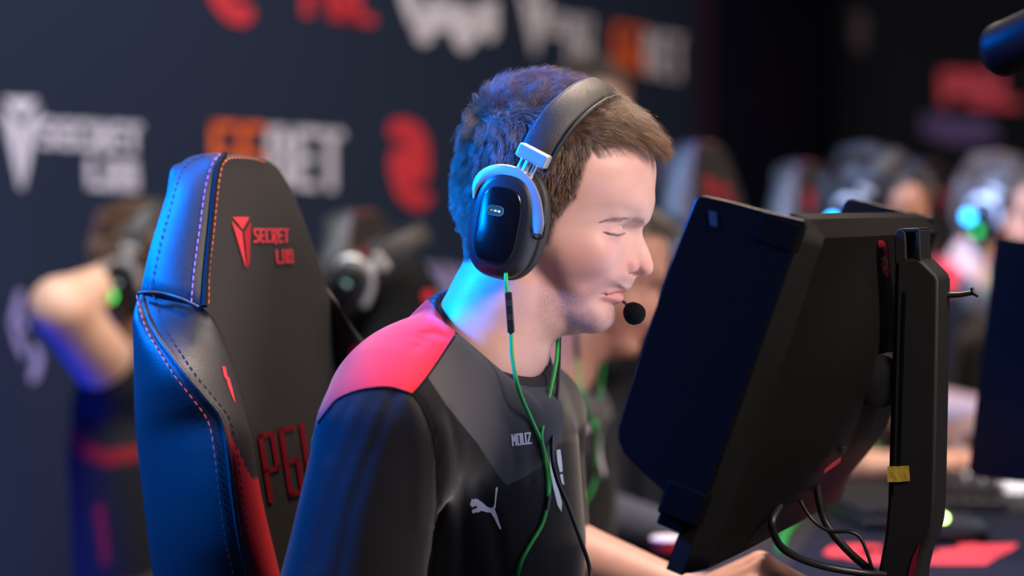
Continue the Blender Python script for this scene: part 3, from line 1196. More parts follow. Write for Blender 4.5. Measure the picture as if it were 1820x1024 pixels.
# ================================================================== the player in front
skin = skin_material('skin', (0.60, 0.335, 0.275))
man = empty('person', (-0.14, 2.27, 0.0), 'man in front in a black and red short-sleeved jersey, looking down at his screen', 'person')
hs, hw, hf = head_mesh_world(1.9)
inner = nets(lambda x, y, z: smin(np.maximum(torso_sdf(x, y, z, JOINTS, -0.014), neck_cut(x, y, z) + 0.03),
                                  smin(chain(x, y, z, [V3(JOINTS['sn']), V3(JOINTS['en'])], [0.047, 0.043]), chain(x, y, z, [V3(JOINTS['sf']), V3(JOINTS['ef'])], [0.047, 0.043]), 0.02), 0.03),
             (-0.40, 1.86, 0.52), (0.22, 2.62, 1.16), 0.010)
J = JOINTS
LH = hand_parts(J['wf'], P(1385, 1008, 2.27) - J['wf'], (0.10, -0.55, 1.0), (-0.30, -0.85, -0.42), [(0.72, 1.0, 0.6), (0.66, 1.05, 0.6), (0.66, 1.05, 0.6), (0.72, 1.05, 0.6)])
RH = hand_parts(J['wn'], Vector((0.95, -0.15, 0.10)), (0.0, 0.0, 1.0), (0.15, 0.98, 0.0), [(0.15, 0.5, 0.3)] * 4)
la = arm_net(J['ef'], J['wf'], LH, 0.0022)
ra = arm_net(J['en'], J['wn'], RH, 0.0035)
bv, bf = join_nets([(hw, hf), inner, la, ra])
body = mesh('body', bv, bf, skin, man)
allhs = np.full((len(bv), 3), 0.0)
allhs[:len(hs)] = hs
allhs[len(hs):] = (900, 640, 0)
skin_masks(body, allhs)

jv, jf = jersey_net(J, 0.0034, fine=True)
jersey_mat = player_materials('')
jersey = mesh('jersey', jv, jf, jersey_mat, None)
jersey_masks(jersey)
smo = jersey.modifiers.new('smooth', 'SMOOTH')
smo.factor = 0.5
smo.iterations = 3
jersey.parent = man
jersey.matrix_parent_inverse = pw(man).inverted()
JBVH = BVHTree.FromPolygons([tuple(a) for a in jv], [tuple(int(i) for i in q) for q in jf])
jersey['label'] = 'black short-sleeved jersey with red shoulders and grey chest panel'

# ------------------------------------------------------------------ hair made of strands
def hair_mat(name, col, rough=0.35):
    m = bpy.data.materials.new(name)
    m.use_nodes = True
    nt = m.node_tree
    nt.nodes.clear()
    out = nt.nodes.new('ShaderNodeOutputMaterial')
    b = nt.nodes.new('ShaderNodeBsdfPrincipled')
    b.inputs['Base Color'].default_value = (*col, 1)
    b.inputs['Roughness'].default_value = 0.36
    b.inputs['Coat Weight'].default_value = 0.25
    b.inputs['Coat Roughness'].default_value = 0.35
    b.inputs['Specular IOR Level'].default_value = 0.9
    hi = nt.nodes.new('ShaderNodeHairInfo')
    r = nt.nodes.new('ShaderNodeMapRange')
    r.inputs['To Min'].default_value = 0.45
    r.inputs['To Max'].default_value = 1.8
    nt.links.new(hi.outputs['Random'], r.inputs['Value'])
    mx = nt.nodes.new('ShaderNodeMix')
    mx.data_type = 'RGBA'
    mx.blend_type = 'MULTIPLY'
    mx.inputs[0].default_value = 1
    mx.inputs[6].default_value = (*col, 1)
    nt.links.new(r.outputs['Result'], mx.inputs[7])
    nt.links.new(mx.outputs[2], b.inputs['Base Color'])
    nt.links.new(b.outputs[0], out.inputs[0])
    return m


def curves_object(name, P3, rad, m, parent):
    """P3: (strands, points, 3) world positions"""
    n, k, _ = P3.shape
    d = bpy.data.hair_curves.new(name)
    d.add_curves([k] * n)
    p = P3.reshape(-1, 3)
    if parent is not None:
        mi = np.array(pw(parent).inverted())
        p = p @ mi[:3, :3].T + mi[:3, 3]
    d.attributes['position'].data.foreach_set('vector', p.astype(np.float32).ravel())
    ra = d.attributes.new('radius', 'FLOAT', 'POINT')
    ra.data.foreach_set('value', np.tile(rad * np.linspace(1, 0.35, k), n).astype(np.float32))
    d.materials.append(m)
    o = bpy.data.objects.new(name, d)
    COL.objects.link(o)
    o.parent = parent
    return o


def vnormals(v, f):
    a, b, c, d = v[f[:, 0]], v[f[:, 1]], v[f[:, 2]], v[f[:, 3]]
    n = np.cross(c - a, d - b)
    o = np.zeros_like(v)
    for k in range(4):
        np.add.at(o, f[:, k], n)
    return o / (np.linalg.norm(o, axis=1, keepdims=True) + 1e-12)


def sst(x, a, b):
    t = np.clip((x - a) / (b - a), 0, 1)
    return t * t * (3 - 2 * t)


def grow_hair(hs, hf, N, M, rad, m, parent, rng, name='hair', K=7):
    nrm = vnormals(hs, hf)
    x, y = vis(hs[:, 0], hs[:, 1], hs[:, 2])
    msk = -sd_poly(x, y, HAIRLINE)
    ok = np.where((msk > -1.5) & (hs[:, 1] < 480))[0]
    if (nrm[ok] * (hs[ok] - np.array([985, 330, 0]))).sum() < 0:
        nrm = -nrm
    idx = rng.choice(ok, N)
    r = hs[idx] + rng.normal(size=(N, 3)) * 0.9
    n = nrm[idx]
    u, v, w_ = r[:, 0], r[:, 1], r[:, 2]
    edge = msk[idx]
    top = sst(-n[:, 1], 0.15, 0.75)                     # up-facing
    front = sst(u, 1040, 1120) * sst(-v, -330, -240)
    back = sst(-u, -930, -850)
    L = 17 + 6 * back + 19 * top + 22 * front * sst(-v, -300, -225)
    L *= 0.35 + 0.65 * sst(-v, -455, -330)
    L *= 0.45 + 0.55 * sst(edge, 0, 26) + 0.5 * front * (1 - sst(edge, 0, 26))
    L *= rng.uniform(0.75, 1.2, N)
    down = np.array([-0.18, 1.0, 0])[None]
    fw = np.array([1.0, -0.12, 0])[None]
    fr = np.maximum(top, front)[:, None]
    comb = down * (1 - fr) + fw * fr
    # forelock is swept across the forehead
    comb = comb + front[:, None] * np.stack([np.zeros(N), -0.15 + 0 * u, -0.25 + 0 * u], 1)
    comb -= n * (comb * n).sum(1, keepdims=True) * 0.8
    comb /= np.linalg.norm(comb, axis=1, keepdims=True)
    lift = 0.55 * back + 0.30 * (1 - back)
    lift = lift * (1 - top) + 0.62 * top
    lift = lift * (1 - front) + 0.40 * front
    lift = lift[:, None] * rng.uniform(0.7, 1.25, (N, 1))
    jit = rng.normal(size=(N, 3)) * (0.20 + 0.16 * top[:, None] * (1 - front[:, None]))
    t = np.linspace(0, 1, K)
    D = n * lift + comb * (1 - lift) + jit * 0.8
    D /= np.linalg.norm(D, axis=1, keepdims=True)
    bend = comb * (0.30 + 0.2 * front[:, None]) + np.array([[0, 0.15, 0]]) - n * 0.25 + np.array([[0.1, 0.62, 0]]) * front[:, None]
    pts = r[:, None] + L[:, None, None] * (D[:, None] * t[None, :, None] + bend[:, None] * (t ** 2)[None, :, None] * 0.6)
    pts += (rng.normal(size=(N, 1, 3)) * 1.2) * (t ** 2)[None, :, None] * (L / 20)[:, None, None]
    # clumps
    from mathutils.kdtree import KDTree
    nc = N // 30
    ci = rng.choice(N, nc, replace=False)
    kd = KDTree(nc)
    for i, c in enumerate(ci):
        kd.insert(r[c], i)
    kd.balance()
    near = np.array([ci[kd.find(p)[1]] for p in r])
    s = (t ** 1.6)[None, :, None] * rng.uniform(0.35, 0.9, (N, 1, 1))
    off = (pts[near] + (r - r[near])[:, None] * 0.25)
    pts = pts * (1 - s) + off * s
    # keep the strands outside the skull
    P3 = to_world(M, pts.reshape(-1, 3)).reshape(pts.shape)
    return curves_object(name, P3, rad, m, parent)


brown_hair = hair_mat('brown_hair', (0.15, 0.078, 0.036))
hair = grow_hair(hs, hf, 38000, HM, 0.00011, brown_hair, man, np.random.default_rng(5))


def short_hairs(name, specs, m, parent, rad=0.00011, K=4):
    P3 = []
    for a, d, L, bend in specs:
        a, d, bend = np.array(a, float), np.array(d, float), np.array(bend, float)
        P3.append([a + d * L * t + bend * L * t * t for t in np.linspace(0, 1, K)])
    P3 = np.array(P3)
    return curves_object(name, to_world(HM, P3.reshape(-1, 3)).reshape(P3.shape), rad, m, parent)


dark_hair = hair_mat('brow_hair', (0.10, 0.055, 0.035))
BVB = BVHTree.FromPolygons([tuple(a) for a in hs], [tuple(int(i) for i in q) for q in hf])
rng2 = np.random.default_rng(8)


def seen(x, y):
    """point of the near side of the face seen at (x, y) in the side view"""
    sn, cs = math.sin(HY), math.cos(HY)
    h = BVB.ray_cast(Vector((985 + (x - 985 + 300 * sn) / cs, y, -300)), Vector((-sn, 0, cs)))
    return h[0]


brows, lashes = [], []
for i in range(230):
    t = rng2.uniform(0, 1)
    x = 1143 - 80 * t
    y = np.interp(t, [0, 0.12, 0.45, 0.7, 1], [395, 392.5, 388, 388.5, 394]) + rng2.normal() * (3.0 - 2.2 * t)
    h = seen(x, y)
    if h is None:
        continue
    for sd in (1, -1):
        p = (h[0] + 0.6, h[1], h[2] * sd - 0.8 * sd)
        brows.append((p, (-0.25 - 0.45 * t, -0.30 + 0.35 * t, -0.75 * sd), rng2.uniform(6, 9.5) * (1 - 0.3 * t), (-0.05, 0.12, 0)))
for i in range(22):
    t = i / 21
    x = 1070 + 38 * t
    y = np.interp(t, [0, .3, .7, 1], [411, 414.5, 416, 412.5])
    h = seen(x, y)
    if h is None:
        continue
    for sd in (1, -1):
        p = (h[0] - 0.5, h[1], h[2] * sd)
        lashes.append((p, (0.35 + 0.3 * t, 0.62, -0.45 * sd), rng2.uniform(6, 9), (0.12, -0.12, 0)))
short_hairs('eyebrows', brows, dark_hair, man, 0.00007)['label'] = 'thin brown eyebrows'
short_hairs('eyelashes', lashes, dark_hair, man, 0.00007)['label'] = 'dark lashes'

# ------------------------------------------------------------------ the headset of the man in front
U_ = 0.000512
m_blackpl = mat('black_satin_plastic', (0.012, 0.012, 0.014), rough=0.42, spec=0.5)
m_gloss = mat('black_gloss_plate', (0.004, 0.004, 0.005), rough=0.22, spec=0.5)
m_pad = mat('black_leatherette', (0.02, 0.02, 0.022), rough=0.5, spec=0.4, bump=0.4, bscale=900)
m_silver = mat('brushed_aluminium', (0.62, 0.60, 0.58), rough=0.48, metal=0.9, bump=0.1, bscale=500)
m_band = mat('headband_leather', (0.028, 0.027, 0.027), rough=0.48, spec=0.5, bump=0.5, bscale=1100)
m_foam = mat('mic_foam', (0.006, 0.006, 0.006), rough=0.95, spec=0.1, bump=0.9, bscale=1500)
m_white_led = mat('white_indicator', (0.5, 0.6, 0.55), emit=(0.75, 1.0, 0.92), estr=3.5)
m_thread = mat('dark_thread', (0.05, 0.045, 0.04), rough=0.7)
m_green = mat('green_cable', (0.012, 0.34, 0.055), rough=0.45, spec=0.5)
m_blackcable = mat('black_cable', (0.008, 0.008, 0.009), rough=0.45)


def srings(c, ax, up, out, rings, e=2.6, n=56):
    """superellipse rings: (offset, half a, half b)"""
    v, f = [], []
    for (o, a, b) in rings:
        for k in range(n):
            t = 2 * PI * k / n
            ct, st = math.cos(t), math.sin(t)
            x = a * abs(ct) ** (2 / e) * (1 if ct >= 0 else -1)
            y = b * abs(st) ** (2 / e) * (1 if st >= 0 else -1)
            v.append(c + out * o + ax * x + up * y)
    for i in range(len(rings) - 1):
        for k in range(n):
            l = (k + 1) % n
            f.append((i * n + k, i * n + l, (i + 1) * n + l, (i + 1) * n + k))
    f.append(tuple(range(n - 1, -1, -1)))
    f.append(tuple((len(rings) - 1) * n + k for k in range(n)))
    return v, f


def build_headset(root, side, M, s, C, detail=True, led=None):
    """one ear: side -1 is the near ear; C centre of the cushion, in head units"""
    R3 = M.to_3x3()
    eu, ev, ew = [(R3 @ Vector(a)).normalized() for a in ((1, 0, 0), (0, 1, 0), (0, 0, 1))]
    yaw = math.radians(9)
    out = (ew * side * math.cos(yaw) - eu * math.sin(yaw)).normalized()
    ax = (eu * math.cos(yaw) + ew * side * math.sin(yaw)).normalized()
    up = -ev
    tl = math.radians(11)
    ax, up = ax * math.cos(tl) - up * math.sin(tl), up * math.cos(tl) + ax * math.sin(tl)
    c = M @ Vector(C)
    q = lambda rr: [(o * s, a * s, b * s) for o, a, b in rr]
    cup = Joined().add(*srings(c, ax, up, out, q([(33, 40, 70), (37, 55, 87), (42, 61, 93), (50, 62.5, 95), (60, 62, 94), (68, 59, 91), (75, 53, 84), (79, 48, 78), (80, 46, 76)]))).build('ear_cup', m_blackpl, root)
    Joined().add(*srings(c, ax, up, out, q([(0, 42, 72), (2, 56, 88), (8, 64, 96), (17, 67.5, 99), (26, 66, 97), (33, 59, 90), (36, 50, 80)]), e=2.3)).build('ear_cushion', m_pad, root)
    ring = srings(c, ax, up, out, q([(39, 62, 94), (41, 64.5, 96.5), (44, 64.5, 96.5), (46, 62, 94)]))
    Joined().add(*ring).build('cup_ring', m_blackpl, cup)
    pc = c - ax * 3 * s - up * 4 * s
    Joined().add(*srings(pc, ax, up, out, q([(79, 39, 66), (81.5, 38, 65), (82.5, 36, 63)]), e=3.2)).build('face_plate', m_gloss, cup)
    return c, ax, up, out, cup


headset = empty('headset', P(1078, 160, 2.2), 'black over-ear headset with silver yokes worn by the man in front', 'headset')
cN, axN, upN, outN, cupN = build_headset(headset, -1, HM, U_, (940, 396, -128))
cF, axF, upF, outF, cupF = build_headset(headset, 1, HM, U_, (940, 396, 128))
# battery window on the face plate
pl = lambda px, py, off: on_plane(px, py, cN + outN * off * U_, outN)


def rrect(cx, cy, hw, hh, r, rot=0, n=5):
    pts = []
    for (sx, sy, a0) in ((1, 1, 0), (-1, 1, 90), (-1, -1, 180), (1, -1, 270)):
        for k in range(n + 1):
            a = math.radians(a0 + 90 * k / n)
            pts.append((sx * (hw - r) + r * math.cos(a), sy * (hh - r) + r * math.sin(a)))
    c, s_ = math.cos(rot), math.sin(rot)
    return [(cx + x * c - y * s_, cy + x * s_ + y * c) for x, y in pts]


rot = math.radians(10)
m_win = mat('smoked_window', (0.01, 0.03, 0.035), rough=0.2, emit=(0.1, 0.5, 0.55), estr=0.12)
fr_ = rrect(880.5, 374.5, 14.5, 8.6, 8.2, rot)
tube('window_rim', [pl(x, y, 83) for x, y in fr_], 0.7 * U_, mat('window_rim_grey', (0.08, 0.16, 0.17), rough=0.4), cupN, sides=6, closed=True)
prism('battery_window', [pl(x, y, 83) for x, y in rrect(880.5, 374.5, 13.5, 7.6, 7.2, rot)], -outN * 0.5 * U_, m_win, cupN)
for k, (x, y) in enumerate(((873.5, 373.2), (880.2, 374.6), (886.8, 376.0))):
    prism('indicator_pip', [pl(a, b, 84) for a, b in rrect(x, y, 1.9, 0.95, 0.9, rot)], -outN * 0.6 * U_, m_white_led if k else mat('dim_pip', (0.1, 0.15, 0.14), emit=(0.6, 0.9, 0.8), estr=0.5), cupN)
# brushed metal yoke hooked over the cup
yk = [(842, 352, 2), (845, 332, 6), (856, 316, 10), (873, 307, 12.5), (895, 306, 14), (917, 314, 15.5), (935, 332, 15.5), (947, 356, 14), (953, 380, 12.5), (955, 402, 11.5), (954, 415, 8)]
cen = smooth_path([(a, b, c) for a, b, c in yk], 5)
lf, rt = [], []
for i, p in enumerate(cen):
    d = (cen[min(i + 1, len(cen) - 1)] - cen[max(i - 1, 0)])
    n = Vector((d.y, -d.x)).normalized()
    lf.append((p.x + n.x * p.z, p.y + n.y * p.z))
    rt.append((p.x - n.x * p.z, p.y - n.y * p.z))
yv, yf = [], []
n = len(cen)
for i in range(n):
    a, b = Vector(lf[i]), Vector(rt[i])
    for (t, h) in ((0, 58), (0, 71), (0.05, 74), (0.3, 75.5), (0.7, 75.5), (0.95, 74), (1, 71), (1, 58)):
        q_ = a.lerp(b, t)
        yv.append(pl(q_.x, q_.y, h))
for i in range(n - 1):
    for k in range(8):
        l = (k + 1) % 8
        yf.append((i * 8 + k, i * 8 + l, (i + 1) * 8 + l, (i + 1) * 8 + k))
yf.append(tuple(range(7, -1, -1)))
yf.append(tuple((n - 1) * 8 + k for k in range(8)))
yoke = mesh('yoke', yv, yf, m_silver, headset, auto=0.9)
# dark gasket below the yoke end
tube('yoke_gasket', [pl(x, y, 66) for x, y in smooth_path([(941, 372), (943, 400), (947, 419), (956, 425), (966, 419), (969, 400)], 4) for x, y in [(x, y)]] if False else
     [pl(v_.x, v_.y, 66) for v_ in smooth_path([(940, 372, 0), (943, 400, 0), (947, 419, 0), (956, 425, 0), (966, 419, 0), (969, 400, 0)], 5)], 2.2 * U_, m_blackpl, headset, sides=8)
# piston and bracket
a0, a1 = pl(926, 318, 64), pl(944, 282, 60)
adir = (a1 - a0).normalized()
L_ = (a1 - a0).length
acr = adir.cross(outN).normalized()
jn = Joined()
for off, r_ in ((-12, 5.5), (0, 8.5), (12, 5.5)):
    jn.add(*lathe_data(a0 + acr * off * U_, adir, [(r_ * U_, 0), (r_ * U_, L_ * 0.35), ((r_ - 1) * U_, L_ * 0.37), ((r_ - 1) * U_, L_)], 20))
jn.build('slider', m_silver, headset)
bc = pl(948.5, 277, 60)
bx = (pl(976, 290, 60) - pl(922, 262, 60)).normalized()
by = outN.cross(bx).normalized()
box('slider_bracket', bc, (57 * U_, 24 * U_, 24 * U_), m_silver, headset, bx, by, bev=3.5 * U_)

# arch of the headband
ARCH = [(975, 292, -146), (985, 270, -149), (999, 245, -147), (1019, 215, -136), (1041, 190, -113), (1060, 172, -80), (1072, 163, -42), (1077, 160, 0)]
ARCH += [(a, b, -c) for a, b, c in ARCH[-2::-1]]
ap = smooth_path(ARCH, 6)


def sweep(name, path, wdir, prof, matl, parent, M=HM):
    """prof: closed list of (across, outward) in head units"""
    v, f = [], []
    n, k = len(path), len(prof)
    wd = Vector(wdir).normalized()
    for i, p in enumerate(path):
        t = (path[min(i + 1, n - 1)] - path[max(i - 1, 0)]).normalized()
        a = (wd - t * wd.dot(t)).normalized()
        o = a.cross(t).normalized()
        if o.dot(p - Vector((975, 330, 0))) < 0:
            o = -o
        for (x, y) in prof:
            v.append(M @ (p + a * x + o * y))
    for i in range(n - 1):
        for j in range(k):
            l = (j + 1) % k
            f.append((i * k + j, i * k + l, (i + 1) * k + l, (i + 1) * k + j))
    f.append(tuple(range(k - 1, -1, -1)))
    f.append(tuple((n - 1) * k + j for j in range(k)))
    return mesh(name, v, f, matl, parent, auto=1.0)


WD = (0.80, 0.60, 0)
prof_o = [(-30, -2), (-31, 2), (-28, 6), (-20, 8), (0, 9.5), (18, 8.5), (23, 6), (24, 3), (24, -2)]
band = sweep('headband', ap, WD, prof_o, m_band, headset)
sweep('headband_cushion', ap[2:-2], WD, [(-27, -2), (-28, -8), (-22, -13), (0, -15), (22, -13), (30, -9), (32, -3), (30, 1), (24, 1)], m_pad, headset)
sweep('band_rim', ap, WD, [(24, 3), (25, 6), (28, 7), (31, 5), (32, 1), (31, -3), (26, -3)], m_pad, band)


def stitches(name, path, r, matl, parent, dash=0.0036, gap=0.0018, sides=5):
    """short thread segments along a path: one mesh"""
    path = [Vector(p) for p in path]
    seg = [0]
    for a, b in zip(path[:-1], path[1:]):
        seg.append(seg[-1] + (b - a).length)
    tot = seg[-1]

    def at(d):
        i = min(max(int(np.searchsorted(seg, d)) - 1, 0), len(path) - 2)
        L = seg[i + 1] - seg[i]
        return path[i].lerp(path[i + 1], 0 if L == 0 else (d - seg[i]) / L)
    jn = Joined()
    d = 0
    while d + dash < tot:
        a, m_, b = at(d), at(d + dash / 2), at(d + dash)
        v, f = tube_data([a, m_, b], [r * 0.5, r, r * 0.5], sides)
        jn.add(v, f)
        d += dash + gap
    return jn.build(name, matl, parent, smooth=True)


def arch_line(x, y):
    out = []
    n_ = len(ap)
    wd = Vector(WD).normalized()
    for i, p in enumerate(ap):
        t = (ap[min(i + 1, n_ - 1)] - ap[max(i - 1, 0)]).normalized()
        a = (wd - t * wd.dot(t)).normalized()
        o = a.cross(t).normalized()
        if o.dot(p - Vector((975, 330, 0))) < 0:
            o = -o
        out.append(HM @ (p + a * x + o * y))
    return out


stitches('band_stitching', arch_line(28, 7.2), 0.55 * U_, m_thread, band, 0.0016, 0.0010)
stitches('band_stitching', arch_line(-26.5, 7.0), 0.5 * U_, m_thread, band, 0.0016, 0.0010)

# microphone boom from the far cup
boom = [HM @ Vector(p) for p in smooth_path([(925, 470, 160), (965, 505, 158), (1020, 528, 138), (1070, 535, 95), (1098, 536, 48), (1110, 539, 22), (1120, 548, 12)], 6)]
bm_ = tube('microphone_boom', boom, [2.6 * U_] * (len(boom) - 8) + [2.8 * U_] * 4 + [4.2 * U_] * 4, m_blackpl, headset, sides=10)
fc = P(1128, 558, 2.176)
fdir = (boom[-1] - boom[-4]).normalized()
lathe('microphone_foam', fc - fdir * 2 * U_, fdir, [(r * U_, h * U_) for r, h in ((4, -20), (9, -18.5), (14, -14), (18, -7), (20, 1), (19.5, 7), (16.5, 13), (11, 18), (5, 20.5), (1, 21))], m_foam, bm_, sides=36)

# green cable with inline remote, and its return
sf = on_surface(JBVH, 0.004)


def cable_pts(lst, yo=2.1):
    out = []
    last = yo
    for e in lst:
        px, py = e[0], e[1]
        if len(e) > 2:
            p = P(px, py, e[2])
        else:
            p = sf(px, py)
            if p is None or abs(p.y - last) > 0.15:
                p = P(px, py, last)
        last = p.y
        out.append(p)
    return smooth_path(out, 6)


c1 = cable_pts([(899, 484, 2.105), (900, 505, 2.10), (904, 555, 2.10), (908, 592, 2.10), (911, 640, 2.095), (923, 695, 2.09), (944, 745), (962, 785), (972, 820), (976, 850), (975, 882)])
cab = tube('green_cable', c1, 0.0019, m_green, headset, sides=10)
c2 = cable_pts([(992, 590, 2.20), (989, 640, 2.18), (978, 695, 2.16), (967, 745, 2.13), (962, 775), (966, 805), (972, 845), (973.5, 882)])
tube('green_cable', c2, 0.0019, m_green, headset, sides=10)
a_, b_ = c1[-1], sf(971, 908)
tube('cable_joint', smooth_path([a_ + (b_ - a_) * -0.15, a_.lerp(b_, 0.5), b_], 4), 0.0027, m_blackpl, headset, sides=12)
c3 = cable_pts([(971, 905), (962, 935), (940, 972), (924, 1005), (915, 1060), (940, 1130, 2.0), (1050, 1220, 2.0)])
tube('green_cable', c3, 0.0021, m_green, headset, sides=10)
r0, r1 = P(903.5, 519, 2.098), P(908.5, 592, 2.098)
rd = (r1 - r0).normalized()
rem = Joined()
rx = Vector((1, 0, 0)) - rd * rd.x
box('inline_remote', r0.lerp(r1, 0.5), (12.5 * U_, 9 * U_, (r1 - r0).length), m_blackpl, headset, rx.normalized(), rd.cross(rx).normalized(), bev=2.5 * U_, az=rd)
for t in (0.28, 0.62):
    q_ = r0.lerp(r1, t) - Vector((0, 1, 0)) * 5 * U_
    box('remote_button', q_, (9 * U_, 2 * U_, 11 * U_), m_pad, headset, rx.normalized(), rd.cross(rx).normalized(), bev=0.8 * U_, az=rd)
c4 = cable_pts([(994, 600, 2.21), (993, 650, 2.19), (990, 705, 2.165), (983, 760, 2.14), (981, 810, 2.13), (991, 855, 2.14), (1010, 900, 2.15), (1030, 955, 2.15), (1047, 1005, 2.15), (1049, 1040, 2.14), (1040, 1100, 2.13)], 2.2)
bc_ = tube('black_cable', c4, 0.0019, m_blackcable, None, sides=10)
tag(bc_, 'thin black cable hanging down the chest of the man in front', 'cable')

# ------------------------------------------------------------------ marks on the jersey
m_print = mat('white_print', (0.62, 0.61, 0.66), rough=0.6)
PUMA = [(835, 897), (839, 886), (842, 889), (844, 886), (850, 888), (857, 893), (866, 901), (872, 903), (877, 902), (879, 895), (880, 882), (881, 868), (884, 865), (885, 868), (883, 880),
        (881.5, 892), (881, 902), (879, 905), (883, 915), (887, 928), (891, 940), (888.5, 941), (884, 933), (879, 922), (872, 911), (866, 911), (860, 909), (855, 908), (850, 911), (844, 911), (841, 913),
        (839, 911), (838.5, 907), (842, 905), (846, 904), (849, 901), (845, 899), (842, 901), (839, 902)]
dec = on_surface(JBVH, 0.0008)
decal('chest_logo', [PUMA], dec, m_print, man, 3)
tp, wd_ = text_polys('MOUZ', 5.6, 21, 0.3, 3.0)
mp = affine((912, 793), (1.0, -0.12), (-0.10, -1.0))
decal('team_name', [[mp(p) for p in q_] for q_ in tp], dec, m_print, man, 3)
decal('team_logo', [[(977, 802), (984, 801), (985, 830), (990, 860), (999, 893), (998, 910), (991, 898), (983, 865), (978, 835)],
                    [(989, 800), (996, 799), (999, 822), (1000, 838), (995, 840), (991, 822)], [(995, 844), (1000, 842), (1003, 862), (999, 860)]], dec, m_print, man, 4)
# seams along the red yoke and the arm hole
sm2 = on_surface(JBVH, 0.0004)
m_seam = mat('seam_black', (0.004, 0.004, 0.004), rough=0.8, spec=0.1)
for line, r_ in (([(566, 752), (584, 728), (602, 709), (640, 694), (690, 689), (733, 701)], 0.0013), ([(733, 701), (752, 679), (770, 655), (789, 627), (808, 598)], 0.0009), (ARMHOLE[:-1], 0.0009)):
    pp = [sm2(p.x, p.y) for p in smooth_path([(a, b, 0) for a, b in line], 8)]
    pp = [p for p in pp if p is not None]
    tube('seam', pp, r_, m_seam, man, sides=6)
# collar band
col_path, col_up, col_r = [], [], []


def neck_r(p):
    return float(chain(np.array([[p[0]]]), np.array([[p[1]]]), np.array([[p[2]]]), [V3(q) for q in NECK], [0.052, 0.0535, 0.056, 0.056])[0, 0])


for k in range(72):
    t = 2 * PI * k / 72
    d_ = (LOOP_A.normalized() * math.cos(t) + LOOP_B.normalized() * math.sin(t)).normalized()
    r_ = 0.03
    while neck_r(LOOP_C + d_ * r_) < 0.0035 and r_ < 0.12:
        r_ += 0.0005
    wdt = 0.0022 + 0.0060 * max(0.0, math.cos(t)) ** 0.6
    o_ = (d_ * 0.93 - LOOP_N * 0.36).normalized()
    col_path.append(LOOP_C + d_ * r_ + o_ * wdt * 0.8 + LOOP_N * 0.0015)
    col_up.append(o_)
    col_r.append(wdt)
m_collar = mat('collar_rib', (0.010, 0.010, 0.011), rough=0.85, bump=0.4, bscale=1500)
cv, cf = tube_data(col_path, col_r, 12, closed=True, flat=0.42, up=col_up)
cl = mesh('collar', cv, cf, m_collar, man, auto=1.2)

# ================================================================== gaming chair of the man in front
CA = math.radians(25)
CF = Vector((math.cos(CA), -math.sin(CA), 0))
CL = Vector((math.sin(CA), math.cos(CA), 0))
REC = math.radians(8)
CN = (CF * math.cos(REC) + Vector((0, 0, 1)) * math.sin(REC)).normalized()
CQ = P(520, 800, 2.33)
cpt = lambda x, y, off=0.0: on_plane(x, y, CQ + CN * off, CN)

m_cblack = mat('black_chair_leather', (0.015, 0.015, 0.016), rough=0.52, spec=0.5, bump=0.35, bscale=700)
m_cface = mat('dark_grey_chair_leather', (0.020, 0.018, 0.017), rough=0.52, spec=0.45, bump=0.4, bscale=800)
m_cred = mat('red_chair_leather', (0.42, 0.012, 0.022), rough=0.55, spec=0.35, bump=0.35, bscale=900)
m_redthread = mat('red_thread', (0.65, 0.10, 0.08), rough=0.6)
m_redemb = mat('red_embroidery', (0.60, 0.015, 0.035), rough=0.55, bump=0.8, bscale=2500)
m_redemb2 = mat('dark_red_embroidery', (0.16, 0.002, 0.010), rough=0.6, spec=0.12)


def resample(path, n):
    path = [Vector(p) for p in path]
    s = [0.0]
    for a, b in zip(path[:-1], path[1:]):
        s.append(s[-1] + (b - a).length)
    out = []
    for k in range(n):
        d = s[-1] * k / (n - 1)
        i = min(max(int(np.searchsorted(s, d)) - 1, 0), len(path) - 2)
        L = s[i + 1] - s[i]
        out.append(path[i].lerp(path[i + 1], 0 if L < 1e-9 else (d - s[i]) / L))
    return out


def edge(pts, n=60):
    """pts: (px, py, offset from the front plane)"""
    sm = smooth_path([(a, b, c * 1000) for a, b, c in pts], 8)
    return resample([cpt(p.x, p.y, p.z / 1000) for p in sm], n)


def patch_data(e1, e2, cols, bulge, bdir):
    n = len(e1)
    v, f = [], []
    for i in range(n):
        env = min(1, min(i, n - 1 - i) / (n * 0.08)) ** 0.5
        for k in range(cols + 1):
            t = k / cols
            p = e1[i].lerp(e2[i], t)
            v.append(p + Vector(bdir) * bulge * math.sin(PI * t) ** 0.7 * env)
    c = cols + 1
    for i in range(n - 1):
        for k in range(cols):
            f.append((i * c + k, i * c + k + 1, (i + 1) * c + k + 1, (i + 1) * c + k))
    return v, f


def thick(o, t):
    m_ = o.modifiers.new('solid', 'SOLIDIFY')
    m_.thickness = t
    m_.offset = 0
    return o


chair = empty('gaming_chair', (-0.32, 2.40, 0.0), 'black gaming chair with sharp red embroidery and red side panel behind the man in front', 'chair')
back = None
m_pipe = mat('matt_black_piping', (0.006, 0.006, 0.007), rough=0.75, spec=0.12)
# near side of the headrest, between the rear edge and the seam beside the face panel
h_back = [(392, 273, -0.012), (366, 273, -0.022), (340, 278, -0.034), (322, 289, -0.040), (311, 304, -0.042), (301, 330, -0.043), (279, 400, -0.048), (262, 460, -0.053), (250, 520, -0.058)]
h_seam = [(396, 274, 0.0), (389, 284, 0.0), (384, 300, 0.0), (377, 350, 0.0), (370, 420, 0.0), (364, 480, 0.0), (360, 545, 0.002)]
E1, E2 = edge(h_back), edge(h_seam)
v, f = patch_data(E1, E2, 12, 0.010, -CL * 0.8 + CF * 0.3)
hs_ = mesh('headrest_side', v, f, m_cblack, chair, auto=1.2)
